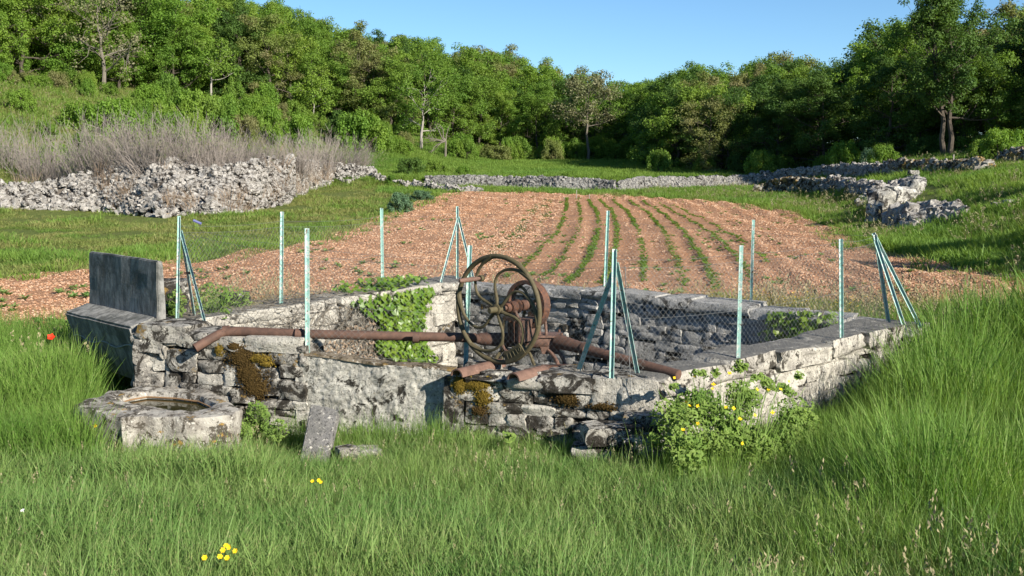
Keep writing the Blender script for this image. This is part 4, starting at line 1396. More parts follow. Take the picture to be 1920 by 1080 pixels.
def branchy(h, rad, base, seed, nl=7, sub=5, trunk_r=None, fork=False, up=.55):
    """trunk and limbs as tubes; returns the mesh builder and the tips where leaves gather"""
    rs = np.random.default_rng(seed)
    mb, tips = MB(), []
    tr = trunk_r or h * .018
    stems = [Vector((0, 0, 0))] if not fork else [Vector((0, 0, 0)), Vector((-.25, .1, 0))]
    for si, st in enumerate(stems):
        lean = Vector((rs.normal(0, .05), rs.normal(0, .05), 0)) + (Vector((-.16, 0, 0)) if si else Vector())
        T = [st + Vector((0, 0, -.4))]
        for i in range(1, 9):
            T.append(st + lean * (h * i / 8) + Vector((rs.normal(0, .012), rs.normal(0, .012), 0)) * h + Vector((0, 0, h * .88 * i / 8)))
        mb.tube(T, [tr * (1.25 if i == 0 else 1.06 - .95 * i / 8) for i in range(9)], 7)
        for k in range(nl):
            f = base + (.95 - base) * (k + rs.random()) / nl
            i = f * 8
            p0 = lerpP(T, min(i, 7.99))
            az = k * 2.4 + rs.uniform(-.5, .5) + si * 1.1
            prof = math.sin(min(1, (f - base) / (1 - base) * .8 + .22) * math.pi) ** .7
            ln = rad * (.55 + .55 * prof) * rs.uniform(.75, 1.15)
            el = up * rs.uniform(.3, 1.3) + (f - .5) * .8
            d = Vector((math.cos(az) * math.cos(el), math.sin(az) * math.cos(el), math.sin(el)))
            P = [p0]
            for j in range(1, 6):
                d = (d + Vector(rs.normal(0, .16, 3)) + Vector((0, 0, .05))).normalized()
                P.append(P[-1] + d * ln / 5)
            r0 = tr * .5 * (1.1 - f)
            mb.tube(P, [max(r0 * (1 - .17 * j), .012) for j in range(6)], 5, cap=False)
            tips.append((P[-1], 1.0))
            for q in range(sub):
                s0 = rs.uniform(.22, 1) * 4.9
                b0_ = lerpP(P, s0)
                dd = (d + Vector(rs.normal(0, .75, 3)) + Vector((0, 0, .25))).normalized()
                b1_ = b0_ + dd * ln * rs.uniform(.25, .5)
                mb.tube([b0_, b0_.lerp(b1_, .5) + Vector(rs.normal(0, .04, 3)) * ln, b1_], [r0 * .35 + .008, r0 * .22 + .006, .006], 4, cap=False)
                tips.append((b1_, rs.uniform(.7, 1.1)))
        tips.append((T[-1], 1.0))
    return mb, tips
def crown(name, tips, per, cr, leaf, mat, seed, flat=.75, ctr=None):
    rs = np.random.default_rng(seed)
    C, N_ = [], []
    for p, w in tips:
        n = int(per * w)
        d = rs.normal(0, 1, (n, 3))
        d /= np.linalg.norm(d, axis=1, keepdims=True)
        r = cr * w * rs.uniform(.2, 1, (n, 1)) ** .55
        C.append(np.array(p) + d * r * np.array([1, 1, flat]) + rs.normal(0, cr * .08, (n, 3)))
        N_.append(d + np.array([0, 0, .5]) + rs.normal(0, .55, (n, 3)))
    C, N_ = np.concatenate(C), np.concatenate(N_)
    l = leaf * rs.uniform(.6, 1.3, len(C))
    return set_leaves(name, C, N_, l, l * .62, mat)
PROTO = []
for i, (h, rad, base, nl, sub, per, cr, leaf) in enumerate((
        (8.5, 2.9, .06, 15, 10, 125, .62, .088), (9.5, 3.3, .08, 16, 10, 125, .66, .088), (7.5, 3.0, .05, 15, 10, 125, .62, .085),
        (9.0, 2.6, .08, 16, 9, 130, .60, .085), (8.0, 3.4, .05, 15, 11, 115, .68, .088), (10, 3.0, .12, 17, 9, 125, .64, .088), (8.2, 2.8, .08, 16, 11, 75, .56, .08))):
    mb, tips = branchy(h, rad, base, 40 + i, nl, sub)
    PROTO.append((h, mb.mesh('trunk', M['bark_dark']), crown('crown', tips, per, cr, leaf, M['leaf_mid'], 70 + i)))
def slot(o, m):
    o.material_slots[0].link = 'OBJECT'
    o.material_slots[0].material = m
TREES = []
def plant(kind, x, y, hh, mat, label, group, name='oak_tree', wid=1.0, cat='tree', bark=None, sink=0.0):
    h, tm_, cm_ = PROTO[kind]
    s = hh / h
    r_ = thing(name, label, cat, (x, y, H(x, y) - .1 - sink), rng.uniform(0, 6.28), group)
    r_.scale = (s * wid, s * wid, s)
    a = link('trunk', tm_, r_)
    c = link('crown', cm_, r_)
    slot(c, M[mat])
    if bark: slot(a, M[bark])
    TREES.append((x, y))
    return r_
SKY_U = [-400, 300, 570, 600, 650, 700, 800, 860, 900, 1000, 1080, 1150, 1250, 1300, 1340, 1400, 1440, 1480, 1520, 1560, 1640, 1680, 1720, 1760, 1820, 1870, 1900, 2000, 2400]
SKY_V = [-300, -200, 2, 25, 62, 80, 70, 82, 102, 108, 120, 143, 152, 150, 150, 132, 118, 112, 124, 118, 92, 60, 20, 30, 60, 28, 14, 0, 0]
def hsky(x, y, lim=(4.5, 11.5), f=1.0):
    u = 960 + x / y * F
    v = np.interp(u, SKY_U, SKY_V)
    zt_ = CAMZ + (300 - v) / F * y
    return (zt_ - H(x, y)) * f, u
# wood edge lines in plan, from the picture's foot of the trees
edge_px = [(-420, 168, 82), (-150, 168, 84), (0, 166, 87), (200, 164, 95), (430, 172, 102), (520, 190, 106), (600, 232, 107), (640, 262, 106), (730, 270, 108), (800, 286, 112), (900, 296, 116), (1050, 300, 118), (1200, 302, 118)]
EDGE = [Vector(((u - 960) / F * Y * 1.0, Y, 0)) for u, v, Y in edge_px]
COLN = {'leaf_bri': 'fresh yellow-green', 'leaf_mid': 'mid green', 'leaf_dark': 'dark green', 'leaf_olive': 'olive budding'}
MARKS = [(-60, 'beyond the left edge'), (60, 'at the left edge'), (150, 'left of the half bare oak'), (270, 'around the half bare oak'), (350, 'between half bare oak and white trunk'), (450, 'around the white trunk'),
         (530, 'above the upright bright shrub'), (620, 'around the scree patch'), (720, 'above the big round shrub'), (850, 'around the gnarled ivy-hung oak'), (960, 'above the left meadow half'),
         (1060, 'left of the grey-brown oak'), (1150, 'around the grey-brown oak'), (1250, 'at the shaded meadow end'), (1340, 'where the two woods meet'), (1440, 'above the round bright shrub'), (1540, 'above the lichened wall end'),
         (1640, 'above the spreading bright shrub'), (1730, 'left of the forked oak'), (1830, 'around the forked oak'), (1900, 'right of the forked oak'), (1990, 'at the right edge'), (9999, 'beyond the right edge')]
def wood_label(mat, u, row, wood):
    mk = next(m for a, m in MARKS if u < a)
    rk = ('front rank', 'second rank', 'third rank', 'rank four', 'rank five')[row] if row < 5 else 'back ranks'
    return '%s oak %s, %s of the %s' % (COLN[mat], mk, rk, wood)
nl_ = 0
for row in range(9):
    off = row * 5.2
    n = 26 if row < 4 else 24
    for k in range(n):
        s = (k + rng.uniform(.1, .9)) / n
        p = lerpP(EDGE, pl_at(EDGE, s))
        x, y = p.x - off * .12 * (1 - s) + rng.normal(0, .8) + (off * .25 * s), p.y + off + rng.normal(0, .9) + 2.0
        x *= (1 + off / 105)
        hs, u = hsky(x, y)
        hh = rng.uniform(6.5, 10.0) * (1 if row else .9)
        hh = min(hh, hs * rng.uniform(.90, 1.02))
        if hh < 3.8: continue
        left = u < 660
        mat = rng.choice(['leaf_bri', 'leaf_mid', 'leaf_dark', 'leaf_olive'], p=[.50, .32, .04, .14] if left else [.26, .44, .14, .16])
        plant(int(rng.integers(0, 7)), x, y, hh, mat, wood_label(mat, u, row, 'hillside wood' if left else 'valley end wood'), 'oaks of the hillside wood' if left else 'oaks of the valley end wood', wid=rng.uniform(.95, 1.3))
        nl_ += 1
# right hand wood
edge_r = [(1225, 114), (1240, 104), (1262, 92), (1300, 86), (1360, 83), (1420, 83), (1500, 80), (1580, 76), (1660, 71), (1740, 69), (1830, 67), (1920, 64), (2060, 60), (2250, 56)]
EDR = [Vector(((u - 960) / F * Y, Y, 0)) for u, Y in edge_r]
for row in range(6):
    n = 19
    for k in range(n):
        s = (k + rng.uniform(.1, .9)) / n
        p = lerpP(EDR, pl_at(EDR, s))
        y = p.y + row * 5.0 + rng.normal(0, .8) + 1
        x = p.x * (y / p.y) + row * 1.0 + rng.normal(0, .7)
        hs, u = hsky(x, y)
        if row == 0: hh = min(rng.uniform(5.0, 8.5), hs * .85)
        else: hh = hs * rng.uniform(.86, 1.02) if row > 1 else hs * rng.uniform(.75, .98)
        hh = min(hh, 14)
        if hh < 3.2: continue
        if row > 3 and hh > 12: continue
        mat = rng.choice(['leaf_bri', 'leaf_mid', 'leaf_dark', 'leaf_olive'], p=[.06, .38, .46, .10])
        plant(int(rng.integers(0, 7)), x, y, hh, mat, wood_label(mat, u, row, 'right wood'), 'oaks of the right hand wood', wid=rng.uniform(.9, 1.2))
# the tall forked oak in front of the right hand wood
mb, tips = branchy(12.2, 3.6, .24, 11, 17, 10, trunk_r=.21, fork=True, up=.8)
bo = at(1778, 306, 66)
bo.z = H(bo.x, bo.y)
oak = thing('oak_tree', 'tallest oak, its dark trunk forked from the ground, rising above the mossy wall', 'tree', bo)
oak_h = (CAMZ + (300 - 4) / F * 66) - bo.z
oak.scale = (oak_h / 12.0,) * 3
mb.obj('trunk', M['bark_dark'], oak)
link('crown', crown('crown', tips, 140, .60, .085, M['leaf_dark'], 5), oak)
# bare or half dead individuals
def special(u, vb, Y, hh, label, rad, seed, mat, per=14, bark='bone', nl=10, sub=7, base=.2, tr=None, name='oak_tree'):
    x = (u - 960) / F * Y
    mb, tips = branchy(hh, rad, base, seed, nl, sub, trunk_r=tr)
    r_ = thing(name, label, 'tree', (x, Y, H(x, Y) - .1))
    mb.obj('trunk', M[bark], r_)
    if mat: link('crown', crown('crown', tips, per, .7, .11, M[mat], seed), r_)
    return r_
special(208, 170, 93, 8.2, 'half bare oak with grey limbs and pale crooked trunk, foot of the hillside wood', 4.2, 501, 'leaf_grey', 26, 'bark', 12, 8, .2, .2)
special(405, 165, 100, 5.5, 'small oak with a bright white trunk on the hillside wood edge', 2.2, 502, 'leaf_mid', 60, 'bone', 7, 5, .45, .13)
special(592, 225, 104, 4.6, 'slim oak with a pale trunk beside the scree patch', 1.7, 503, 'leaf_bri', 60, 'bone', 7, 5, .4, .08)
special(1100, 290, 112, 8.3, 'rounded grey-brown half bare oak standing out in the valley end wood', 2.9, 504, 'leaf_grey', 60, 'bark', 13, 8, .45, .16)
special(790, 275, 105, 7.0, 'gnarled ivy-hung oak with a pale leaning trunk at the meadow corner', 2.6, 505, 'leaf_mid', 45, 'bone', 9, 6, .25, .16)
fb = thing('fallen_branch', 'grey dead branches sprawling under the gnarled oak at the meadow corner', 'dead branch', (-(960 - 818) / F * 103, 103, H(-(960 - 818) / F * 103, 103)))
for k in range(9):
    a = rng.uniform(2.2, 4.2) + k * .1
    pts = [Vector((.9, 0, 1.3))]
    d = Vector((math.cos(a), -.2, rng.uniform(-.5, .35))).normalized()
    for j in range(5):
        d = (d + Vector(rng.normal(0, .28, 3))).normalized()
        pts.append(pts[-1] + d * .42)
    mb = MB().tube(pts, [.07 - .011 * j for j in range(6)], 5)
    for j in (2, 3, 4):
        e = (d + Vector(rng.normal(0, .6, 3))).normalized()
        mb.tube([pts[j], pts[j] + e * .5], [.025, .01], 4)
    mb.obj('branch', M['bark'], fb)
mb = MB().tube([Vector((.9, 0, -.2)), Vector((.95, 0, 1.3)), Vector((.8, .1, 1.6))], [.12, .09, .05], 6)
mb.obj('branch', M['bark'], fb)

# shrubs: leafy prototypes down to the ground
BUSH = []
for i in range(5):
    rs = np.random.default_rng(600 + i)
    tips = []
    for _ in range(64):
        a, r, z = rs.uniform(0, 6.28), math.sqrt(rs.random()) * .85, rs.uniform(.1, 1)
        r *= math.sqrt(max(.1, 1 - (z * .85) ** 2))
        tips.append((Vector((r * math.cos(a), r * math.sin(a), z * .85)), rs.uniform(.7, 1.2)))
    mbs = MB()
    for p, _ in tips[:14]: mbs.tube([Vector((p.x * .1, p.y * .1, -.1)), p * .55 + Vector((0, 0, .05)), p], [.03, .02, .008], 4, cap=False)
    BUSH.append((mbs.mesh('stem', M['bark_dark']), crown('foliage', tips, 120, .185, .036, M['leaf_bri'], 620 + i, 1.0)))
def bush(u, v, wpx, hpx, mat, label, group=None, kind=None, name='green_shrub', Y=None):
    g = ground_at(u, v) if Y is None else None
    if g is None:
        x = (u - 960) / F * Y
        g = Vector((x, Y, H(x, Y)))
    k = g.y / F
    i = int(rng.integers(0, 5))
    r_ = thing(name, label, 'shrub', g - Vector((0, 0, .1)), rng.uniform(0, 6), group)
    r_.scale = (wpx * k / 2, wpx * k / 2, hpx * k / 1.05)
    link('stem', BUSH[i][0], r_)
    c = link('foliage', BUSH[i][1], r_)
    slot(c, M[mat])
    return r_
for a in ((150, 245, 90, 62, 'leaf_bri', 'bright shrub below the half bare oak on the left slope'), (215, 258, 120, 84, 'leaf_bri', 'wide bright shrub behind the leftmost grey thickets'),
          (85, 262, 60, 42, 'leaf_mid', 'small green shrub at the far left among grey thickets'), (300, 240, 90, 62, 'leaf_bri', 'light green shrub between the half bare oak and the white trunk'),
          (360, 250, 110, 90, 'leaf_bri', 'tall bright shrub below the white trunked oak'), (410, 262, 100, 88, 'leaf_mid', 'mid green shrub just right of the tall bright one'),
          (440, 210, 64, 66, 'leaf_mid', 'rounded green shrub touching the hillside wood'), (502, 272, 74, 82, 'leaf_bri', 'upright bright shrub alone above the grey thickets'),
          (675, 284, 116, 84, 'leaf_bri', 'big round deep green shrub at the end of the limestone wall'), (640, 262, 70, 62, 'leaf_dark', 'dark shrub behind the big round one'),
          (560, 268, 54, 30, 'leaf_mid', 'low shrub on the slope beneath the scree patch'), (40, 210, 70, 50, 'leaf_bri', 'shrub at the left edge of the wood'),
          (770, 328, 66, 38, 'leaf_dark', 'dark rounded shrub left of the meadow'), (815, 328, 60, 32, 'leaf_mid', 'low green shrub at the meadow corner, beside the dark rounded one'),
          (870, 330, 40, 24, 'leaf_bri', 'small pale shrub on the meadow edge behind the field wall'),
          (735, 345, 26, 22, 'leaf_mid', 'tiny shrub by the broken line of stones'),
          (1425, 330, 72, 56, 'leaf_bri', 'round bright shrub behind the field wall on the right'), (1585, 318, 84, 62, 'leaf_bri', 'spreading bright shrub behind the lichened wall'),
          (1625, 316, 40, 46, 'leaf_blue', 'silvery shrub between two bright ones'), (1655, 316, 70, 52, 'leaf_mid', 'green shrub between the silvery one and the forked oak'),
          (1545, 322, 50, 36, 'leaf_mid', 'low shrub at the left end of the lichened wall'),
          (1880, 298, 100, 66, 'leaf_bri', 'light green shrub at the top of the right meadow'), (1840, 300, 60, 44, 'leaf_mid', 'shrub right of the forked oak trunk'),
          (105, 318, 90, 56, 'leaf_bri', 'bright green shrub showing through the grey thickets at the left'), (160, 300, 70, 60, 'leaf_mid', 'green shrub poking out between two leftmost tall thickets'), (255, 262, 80, 60, 'leaf_bri', 'bright shrub rising behind the left flank of the heap'),
          (1060, 334, 26, 14, 'leaf_mid', 'small tuft shrub behind the far field wall'),
          
          (1235, 325, 60, 50, 'leaf_mid', 'low green shrub at the shaded end of the meadow')):
    bush(*a)
SHC = {'leaf_bri': 'bright', 'leaf_mid': 'mid green', 'leaf_dark': 'dark', 'leaf_olive': 'olive'}
for i in range(46):      # scrub belt along the foot of the valley-end wood
    u = rng.uniform(690, 1240)
    if 775 < u < 850: continue
    Y = np.interp(u, [690, 760, 850, 1000, 1250], [100, 100, 106, 112, 116]) + rng.normal(0, 1.6)
    mt_ = rng.choice(['leaf_bri', 'leaf_mid', 'leaf_olive'], p=[.6, .25, .15])
    bush(u, 0, rng.uniform(38, 70), rng.uniform(26, 52), mt_,
         'low ' + SHC[mt_] + ' shrub in the scrub belt ' + next(m for a, m in MARKS if u < a), 'shrubs of the scrub belt', Y=Y)
for i in range(26):
    u = rng.uniform(-80, 660)
    g = np.interp(u, [-80, 0, 200, 430, 520, 600, 660], [84, 85, 92, 100, 103, 104, 104]) + rng.normal(0, 1)
    mt_ = rng.choice(['leaf_bri', 'leaf_mid', 'leaf_olive'], p=[.45, .35, .2])
    bush(u, 0, rng.uniform(34, 60), rng.uniform(22, 44), mt_,
         'low ' + SHC[mt_] + ' shrub at the hillside wood foot, ' + next(m for a, m in MARKS if u < a), 'shrubs at the hillside wood foot', Y=g)
for i in range(16):
    u = rng.uniform(1300, 1950)
    Y = np.interp(u, [1300, 1500, 1700, 1950], [83, 79, 70, 64]) + rng.normal(0, .8)
    mt_ = rng.choice(['leaf_mid', 'leaf_dark'], p=[.5, .5])
    bush(u, 0, rng.uniform(40, 80), rng.uniform(24, 46), mt_,
         'low ' + SHC[mt_] + ' shrub under the right wood, ' + next(m for a, m in MARKS if u < a), 'shrubs under the right hand wood', Y=Y)
plant(6, (1325 - 960) / F * 83, 83, 5.6, 'leaf_olive', 'small feathery olive-green oak at the corner where the meadow meets the right wood', None, wid=1.1)
plant(2, (1268 - 960) / F * 88, 88, 6.2, 'leaf_mid', 'low drooping green oak at the meadow end, left of the feathery olive one', None, wid=1.2)
for i in range(24):
    u, v = rng.uniform(230, 610), rng.uniform(196, 276)
    if abs(u - 545) < 30 and v < 225: continue
    mt_ = rng.choice(['leaf_bri', 'leaf_mid', 'leaf_olive'], p=[.6, .28, .12])
    bush(u, v, rng.uniform(60, 96), rng.uniform(44, 74), mt_, ('upper' if v < 236 else 'lower') + ' ' + SHC[mt_] + ' shrub of the slope thicket, ' + next(m for a, m in MARKS if u < a), 'shrubs of the left slope thicket')
# grey-green tussock bush on the field's left edge
r_ = bush(752, 398, 62, 44, 'leaf_blue', 'grey-green bush at the left edge of the ploughed field')
bush(792, 376, 60, 24, 'leaf_blue', 'low trailing plants beyond the grey-green bush')

# grey leafless thickets behind the rubble wall
THK = []
for i in range(5):
    rs = np.random.default_rng(800 + i)
    mb = MB()
    for _ in range(95):
        a, r = rs.uniform(0, 6.28), rs.uniform(0, .30)
        p = Vector((r * math.cos(a), r * math.sin(a), -.1))
        d = Vector((math.cos(a) * rs.uniform(0, .75), math.sin(a) * rs.uniform(0, .75), 1)).normalized()
        n = 6
        L_ = rs.uniform(.4, 1.15)
        pts = [p]
        for j in range(n - 1):
            d = (d + Vector(rs.normal(0, .06, 3)) + Vector((0, 0, .03))).normalized()
            pts.append(pts[-1] + d * L_ / (n - 1))
        mb.tube(pts, [.0046 * (1 - .15 * j) for j in range(n)], 3, cap=False)
        for _k in range(5):
            j = rs.integers(1, n)
            e = (d + Vector(rs.normal(0, .45, 3))).normalized()
            mb.tube([pts[j], pts[j] + e * rs.uniform(.1, .3)], [.003, .0015], 3, cap=False)
    THK.append(mb.mesh('twigs', M['twig']))
spots = [(-40, 335, 130, 118), (20, 335, 130, 120), (70, 335, 120, 112), (120, 335, 90, 80), (175, 325, 120, 120), (225, 312, 110, 100), (265, 305, 130, 104), (310, 300, 130, 98), (350, 305, 130, 98), (395, 312, 120, 92),
         (430, 308, 110, 80), (470, 300, 100, 66), (510, 296, 90, 54), (550, 298, 100, 56), (600, 300, 100, 64), (640, 304, 90, 56), (672, 306, 60, 44)]
wh = ['at the far left edge', 'above the leftmost stones', 'left of the sunlit gap in the wall top', 'low, over the leftmost tumbled stones', 'tall, left of the bulging heap', 'over the left flank of the bulging heap',
      'behind the left half of the bulging heap', 'right behind the crest of the bulging heap', 'behind the right half of the bulging heap', 'over the dip right of the bulging heap', 'between the heap and the steep pale stretch',
      'above the steep pale stretch', 'low, below the upright bright shrub', 'thin, over the far white end', 'bushy, over the far white end', 'beside the big round green shrub', 'last and smallest, near the green shrubs']
for k, ((u, v, wpx, hpx), w_) in enumerate(zip(spots, wh)):
    for j in range(1):
        Y = np.interp(u, [-60, 0, 130, 230, 310, 400, 450, 535, 600, 700], [60.5, 60.5, 57.5, 56, 54, 55, 56, 62, 74, 90])
        p = at(u, v + 12, Y)
        r_ = thing('bare_thicket', 'grey leafless thicket ' + w_, 'shrub', (p.x, Y, p.z - .3), rng.uniform(0, 6), 'bare grey thickets behind the rubble wall')
        kk = Y / F
        r_.scale = (wpx * kk / 1.25, wpx * kk / 1.25, (hpx * .92 + 12) * kk)
        link('twigs', THK[k % 5], r_)
        o = link('twigs', THK[(k + 2) % 5], r_)
        o.rotation_euler = (.12, .08, 2.0)
        o.location = (rng.uniform(-.25, .25), .25, 0)
# trees outside the picture to the right, whose shade falls on the grass and the field edge
for x, y, hh, k, lab in ((8.4, 6.6, 2.7, 2, 'nearest small oak outside the right edge shading the tall grass'), (9.9, 7.2, 2.8, 4, 'second small oak outside the right edge shading the tall grass'),
                         (8.6, 5.2, 3.0, 0, 'third small oak outside the right edge shading the tall grass'), (15.6, 22.3, 3.7, 0, 'oak outside the right edge shading the field corner'), (18.5, 23.5, 4.4, 1, 'oak outside the right edge behind the field corner'),
                         (21.5, 35, 4.5, 3, 'oak outside the right edge shading the collapsed wall')):
    plant(k, x, y, hh, 'leaf_mid', lab, None, wid=1.0)

# dry stalks and grass tufts caught in the rubble: see the grass section
# ---------------------------------------------------------------- grass and weeds
def blades(name, n, h, spread, wid, lean, mats, seed, heads=0, bend=.5):
    rs = np.random.default_rng(seed)
    mb = MB()
    for k in range(n):
        a, r = rs.uniform(0, 6.28), spread * math.sqrt(rs.random())
        p = Vector((r * math.cos(a), r * math.sin(a), -.03))
        yaw = rs.uniform(0, 6.28)
        side = Vector((math.cos(yaw), math.sin(yaw), 0))
        d2 = a + rs.normal(0, .8)
        ld = Vector((math.cos(d2), math.sin(d2), 0))
        L_ = h * rs.uniform(.55, 1.12)
        w_ = wid * rs.uniform(.7, 1.3)
        le, be = abs(rs.normal(0, lean)), rs.uniform(0, bend)
        ns = 4
        pts = []
        for j in range(ns + 1):
            f = j / ns
            an = le + be * f * f * 1.6
            if j: pts.append(pts[-1] + (ld * math.sin(an) + Vector((0, 0, 1)) * math.cos(an)) * (L_ / ns))
            else: pts.append(p)
        vs = []
        for j, q in enumerate(pts[:-1]):
            ww = w_ * (1 - .75 * (j / ns) ** 1.5) * .5
            vs += [q - side * ww, q + side * ww]
        vs.append(pts[-1])
        fs = [(2 * j, 2 * j + 1, 2 * j + 3, 2 * j + 2) for j in range(ns - 1)] + [(2 * ns - 2, 2 * ns - 1, 2 * ns)]
        mb.cur = 0
        mb.add(vs, fs)
        if k < heads:
            mb.cur = 1
            q = pts[-1]
            for j in range(12):
                f = j / 12
                c = q + Vector((0, 0, (f - .3) * .09)) + Vector(rs.normal(0, .008, 3)) + ld * f * .02
                e = Vector(rs.normal(0, 1, 3)).normalized() * .006
                g = (Vector((0, 0, 1)) + Vector(rs.normal(0, .5, 3))).normalized() * .014
                mb.add([c - e, c + g, c + e, c - g], [(0, 1, 2, 3)])
    return mb.mesh(name, mats)
GS = [M['grass'], M['seedhead']]
SHORT = [blades('grass_clump', 38, .26, .11, .0062, .32, GS, 20 + i, heads=0, bend=.9) for i in range(5)]
MIXED = [blades('grass_clump', 32, .45, .12, .0074, .28, GS, 120 + i, heads=0, bend=.7) for i in range(4)]
TALL = [blades('tall_clump', 20, .80, .14, .0085, .13, [M['grass_tall'], M['seedhead']], 40 + i, heads=0, bend=.4) for i in range(4)]
TURF_ = [blades('turf_clump', 34, .15, .17, .014, .65, [M['grass_yel'], M['seedhead']], 60 + i, bend=.9) for i in range(4)]
BRI = [blades('meadow_clump', 26, .30, .18, .018, .3, [M['grass_bri'], M['seedhead']], 80 + i, bend=.7) for i in range(4)]
STRAW = [blades('straw_clump', 14, .42, .08, .004, .25, [M['straw'], M['seedhead']], 90 + i, heads=4, bend=.6) for i in range(3)]
def broad(name, n, L_, mat, seed):
    rs = np.random.default_rng(seed)
    mb = MB()
    for _ in range(n):
        a = rs.uniform(0, 6.28)
        d = Vector((math.cos(a), math.sin(a), 0)); s_ = Vector((-d.y, d.x, 0))
        l = L_ * rs.uniform(.6, 1.2)
        e = rs.uniform(.5, 1.2)
        b = Vector((0, 0, -.02))
        m_ = b + d * l * .5 * math.cos(e) + Vector((0, 0, l * .5 * math.sin(e)))
        t = m_ + d * l * .5 * math.cos(e * .3) + Vector((0, 0, l * .5 * math.sin(e * .3)))
        mb.add([b, m_ - s_ * l * .16, t, m_ + s_ * l * .16, m_ + Vector((0, 0, -.01))], [(0, 1, 4), (1, 2, 4), (2, 3, 4), (3, 0, 4)])
    return mb.mesh(name, mat)
WEED = [broad('weed_rosette', 14, .16, M['grass'], 30 + i) for i in range(3)]

TROUGH_F = [(p.x, p.y) for p in OR_]
BENCH_F = [(FL.x + .1, FL.y + .1), (FR.x, FR.y), (BR_.x + .1, BR_.y + .1), (BL_.x + .1, BL_.y + .1)]
OUT_F = [tuple(p) for p in offset(OUTER, .0)]
OUT_IN = [tuple(p) for p in offset(OUTER, .1)]
FIELD_IN = FIELD
def pts_in(n, y0, y1, xf=.60, x_fn=None, dens=1.0, left=None, right=None):
    """points thinning out with distance (even in the picture's width), before any mask"""
    u = rng.random(n)
    y = y0 * (y1 / y0) ** u if dens == 1 else y0 + (y1 - y0) * u ** dens
    a = -xf if left is None else left
    b = xf if right is None else right
    x = rng.uniform(a, b, n) * y
    return x, y
def mask_std(x, y, field=True):
    k = ~inside(x, y, OUT_F) & ~inside(x, y, TROUGH_F) & ~inside(x, y, BENCH_F)
    if field: k &= ~inside(x, y, FIELD_IN)
    return k
def emit(name, protos, x, y, sc, wsc=1.0, label=None, tilt=.12, zoff=0, cat='grass', sj=.25):
    n = len(x)
    z = hgt(x, y) + zoff
    s = sc * rng.uniform(1 - sj, 1 + sj, n)
    S_ = np.stack([s * wsc, s * wsc, s], 1)
    rot = np.stack([rng.normal(0, tilt, n), rng.normal(0, tilt, n), rng.uniform(0, 6.28, n)], 1)
    return scatter(name, protos, np.stack([x, y, z], 1), rot, S_, rng.integers(0, len(protos), n), label=label, cat=cat, kind='stuff')
def vn(x, y, sc, seed=0):
    return np.array([mnoise.noise(Vector((a * sc + seed, b * sc, seed * .7))) for a, b in zip(x, y)])

# foreground sward
x, y = pts_in(34000, 4.2, 13.8, .64)
k = mask_std(x, y)
x, y = x[k], y[k]
hn = vn(x, y, .55, 3)
sc = (1.05 + .35 * hn) * np.interp(y, [8.3, 10.3], [1.05, .50]) * (1 + .55 * (x / y * 2059 + 960 < 470) * (y > 9.5))
wallside = np.clip(x / y * 2059 + 960, 0, 1920)
emit('grass', SHORT + MIXED, x, y, np.clip(sc, .38, 1.6), 1.15, 'soft meadow grass filling the foreground before the cistern')
# tall grass: right hand side, left by the washing block, tufts along the wall foot
x, y = pts_in(19000, 6.5, 19.5, .62, left=.235, right=.66)
uu = 960 + x / y * 2059
k = mask_std(x, y, False) & (uu > np.interp(y, [6.5, 9, 10.5, 12, 19], [1420, 1470, 1520, 1480, 1500])) & ((rng.random(len(x)) < .85))
bcd = (x - CB.x) * BCn.x + (y - CB.y) * BCn.y       # distance outside the right hand wall
k &= (bcd > .25) | (y > 14.8)
k0 = k
x, y = x[k], y[k]
bcd = bcd[k]
ramp = sst(0, 330, uu[k0] - np.interp(y, [6.5, 9, 10.5, 12, 19], [1420, 1470, 1520, 1480, 1500]) + 90 * vn(x, y, 1.2, 4)) * .5 + .5
ht = ramp * rng.uniform(.65, 1.2, len(x)) * np.clip(.6 + .6 * vn(x, y, .7, 11) + .55 * np.clip((bcd - .1) / .7, 0, 1), .4, 1.5) * np.interp(y, [6.5, 9, 12, 17, 19.5], [.62, .85, 1.08, 1.3, .85])
emit('tall_grass', TALL, x, y, ht, 1.1, 'tall upright grass standing on the right of the cistern')
x, y = pts_in(4200, 10.5, 18.5, .6, left=-.66, right=-.37)
k = mask_std(x, y, False) & ((960 + x / y * 2059) < np.interp(y, [10.5, 12, 14, 18.5], [150, 130, 175, 90]))
k &= ~(inside(x, y, FIELD_IN) & (y > 16.2))
x, y = x[k], y[k]
emit('tall_grass', TALL, x, y, np.clip(.75 + .3 * vn(x, y, .8, 5), .4, 1.1), 1.15, 'tall sunlit grass at the left beside the washing block')
x, y = rng.uniform(1.15, 2.9, 260), rng.uniform(8.9, 10.5, 260)
k = mask_std(x, y)
emit('corner_grass', TALL, x[k], y[k], .55, .8, 'grass growing up through the flowering plant at the wall corner', sj=.5)
t_ = rng.uniform(-.05, 1.06, 900)
d_ = rng.uniform(.05, .5, 900)
q = np.array([on_ab(a, -b) for a, b in zip(t_, d_)])
ww = .75 * np.exp(-((t_ - .62) / .09) ** 2) + .6 * np.exp(-((t_ - .42) / .14) ** 2) + .5 * np.exp(-((t_ - .95) / .15) ** 2) + .25
k = (rng.random(900) < ww * .42) & mask_std(q[:, 0], q[:, 1])
emit('wall_foot_grass', TALL, q[k, 0], q[k, 1], .22 + .45 * rng.random(k.sum()) ** 2 * ww[k], .9, 'upright grass blades along the foot of the front wall')
x, y = pts_in(520, 5.5, 11, .6)
k = mask_std(x, y)
emit('seeding_grass', STRAW, x[k], y[k], .8, .8, 'pale seeding grass stalks dotted through the foreground')
x, y = pts_in(90, 5.5, 9.5, .6, left=.2, right=.6)
emit('seeding_grass', STRAW, x, y, 1.25, 1, 'brown grass seed heads in the right foreground')
x, y = pts_in(1500, 5.0, 10.2, .6)
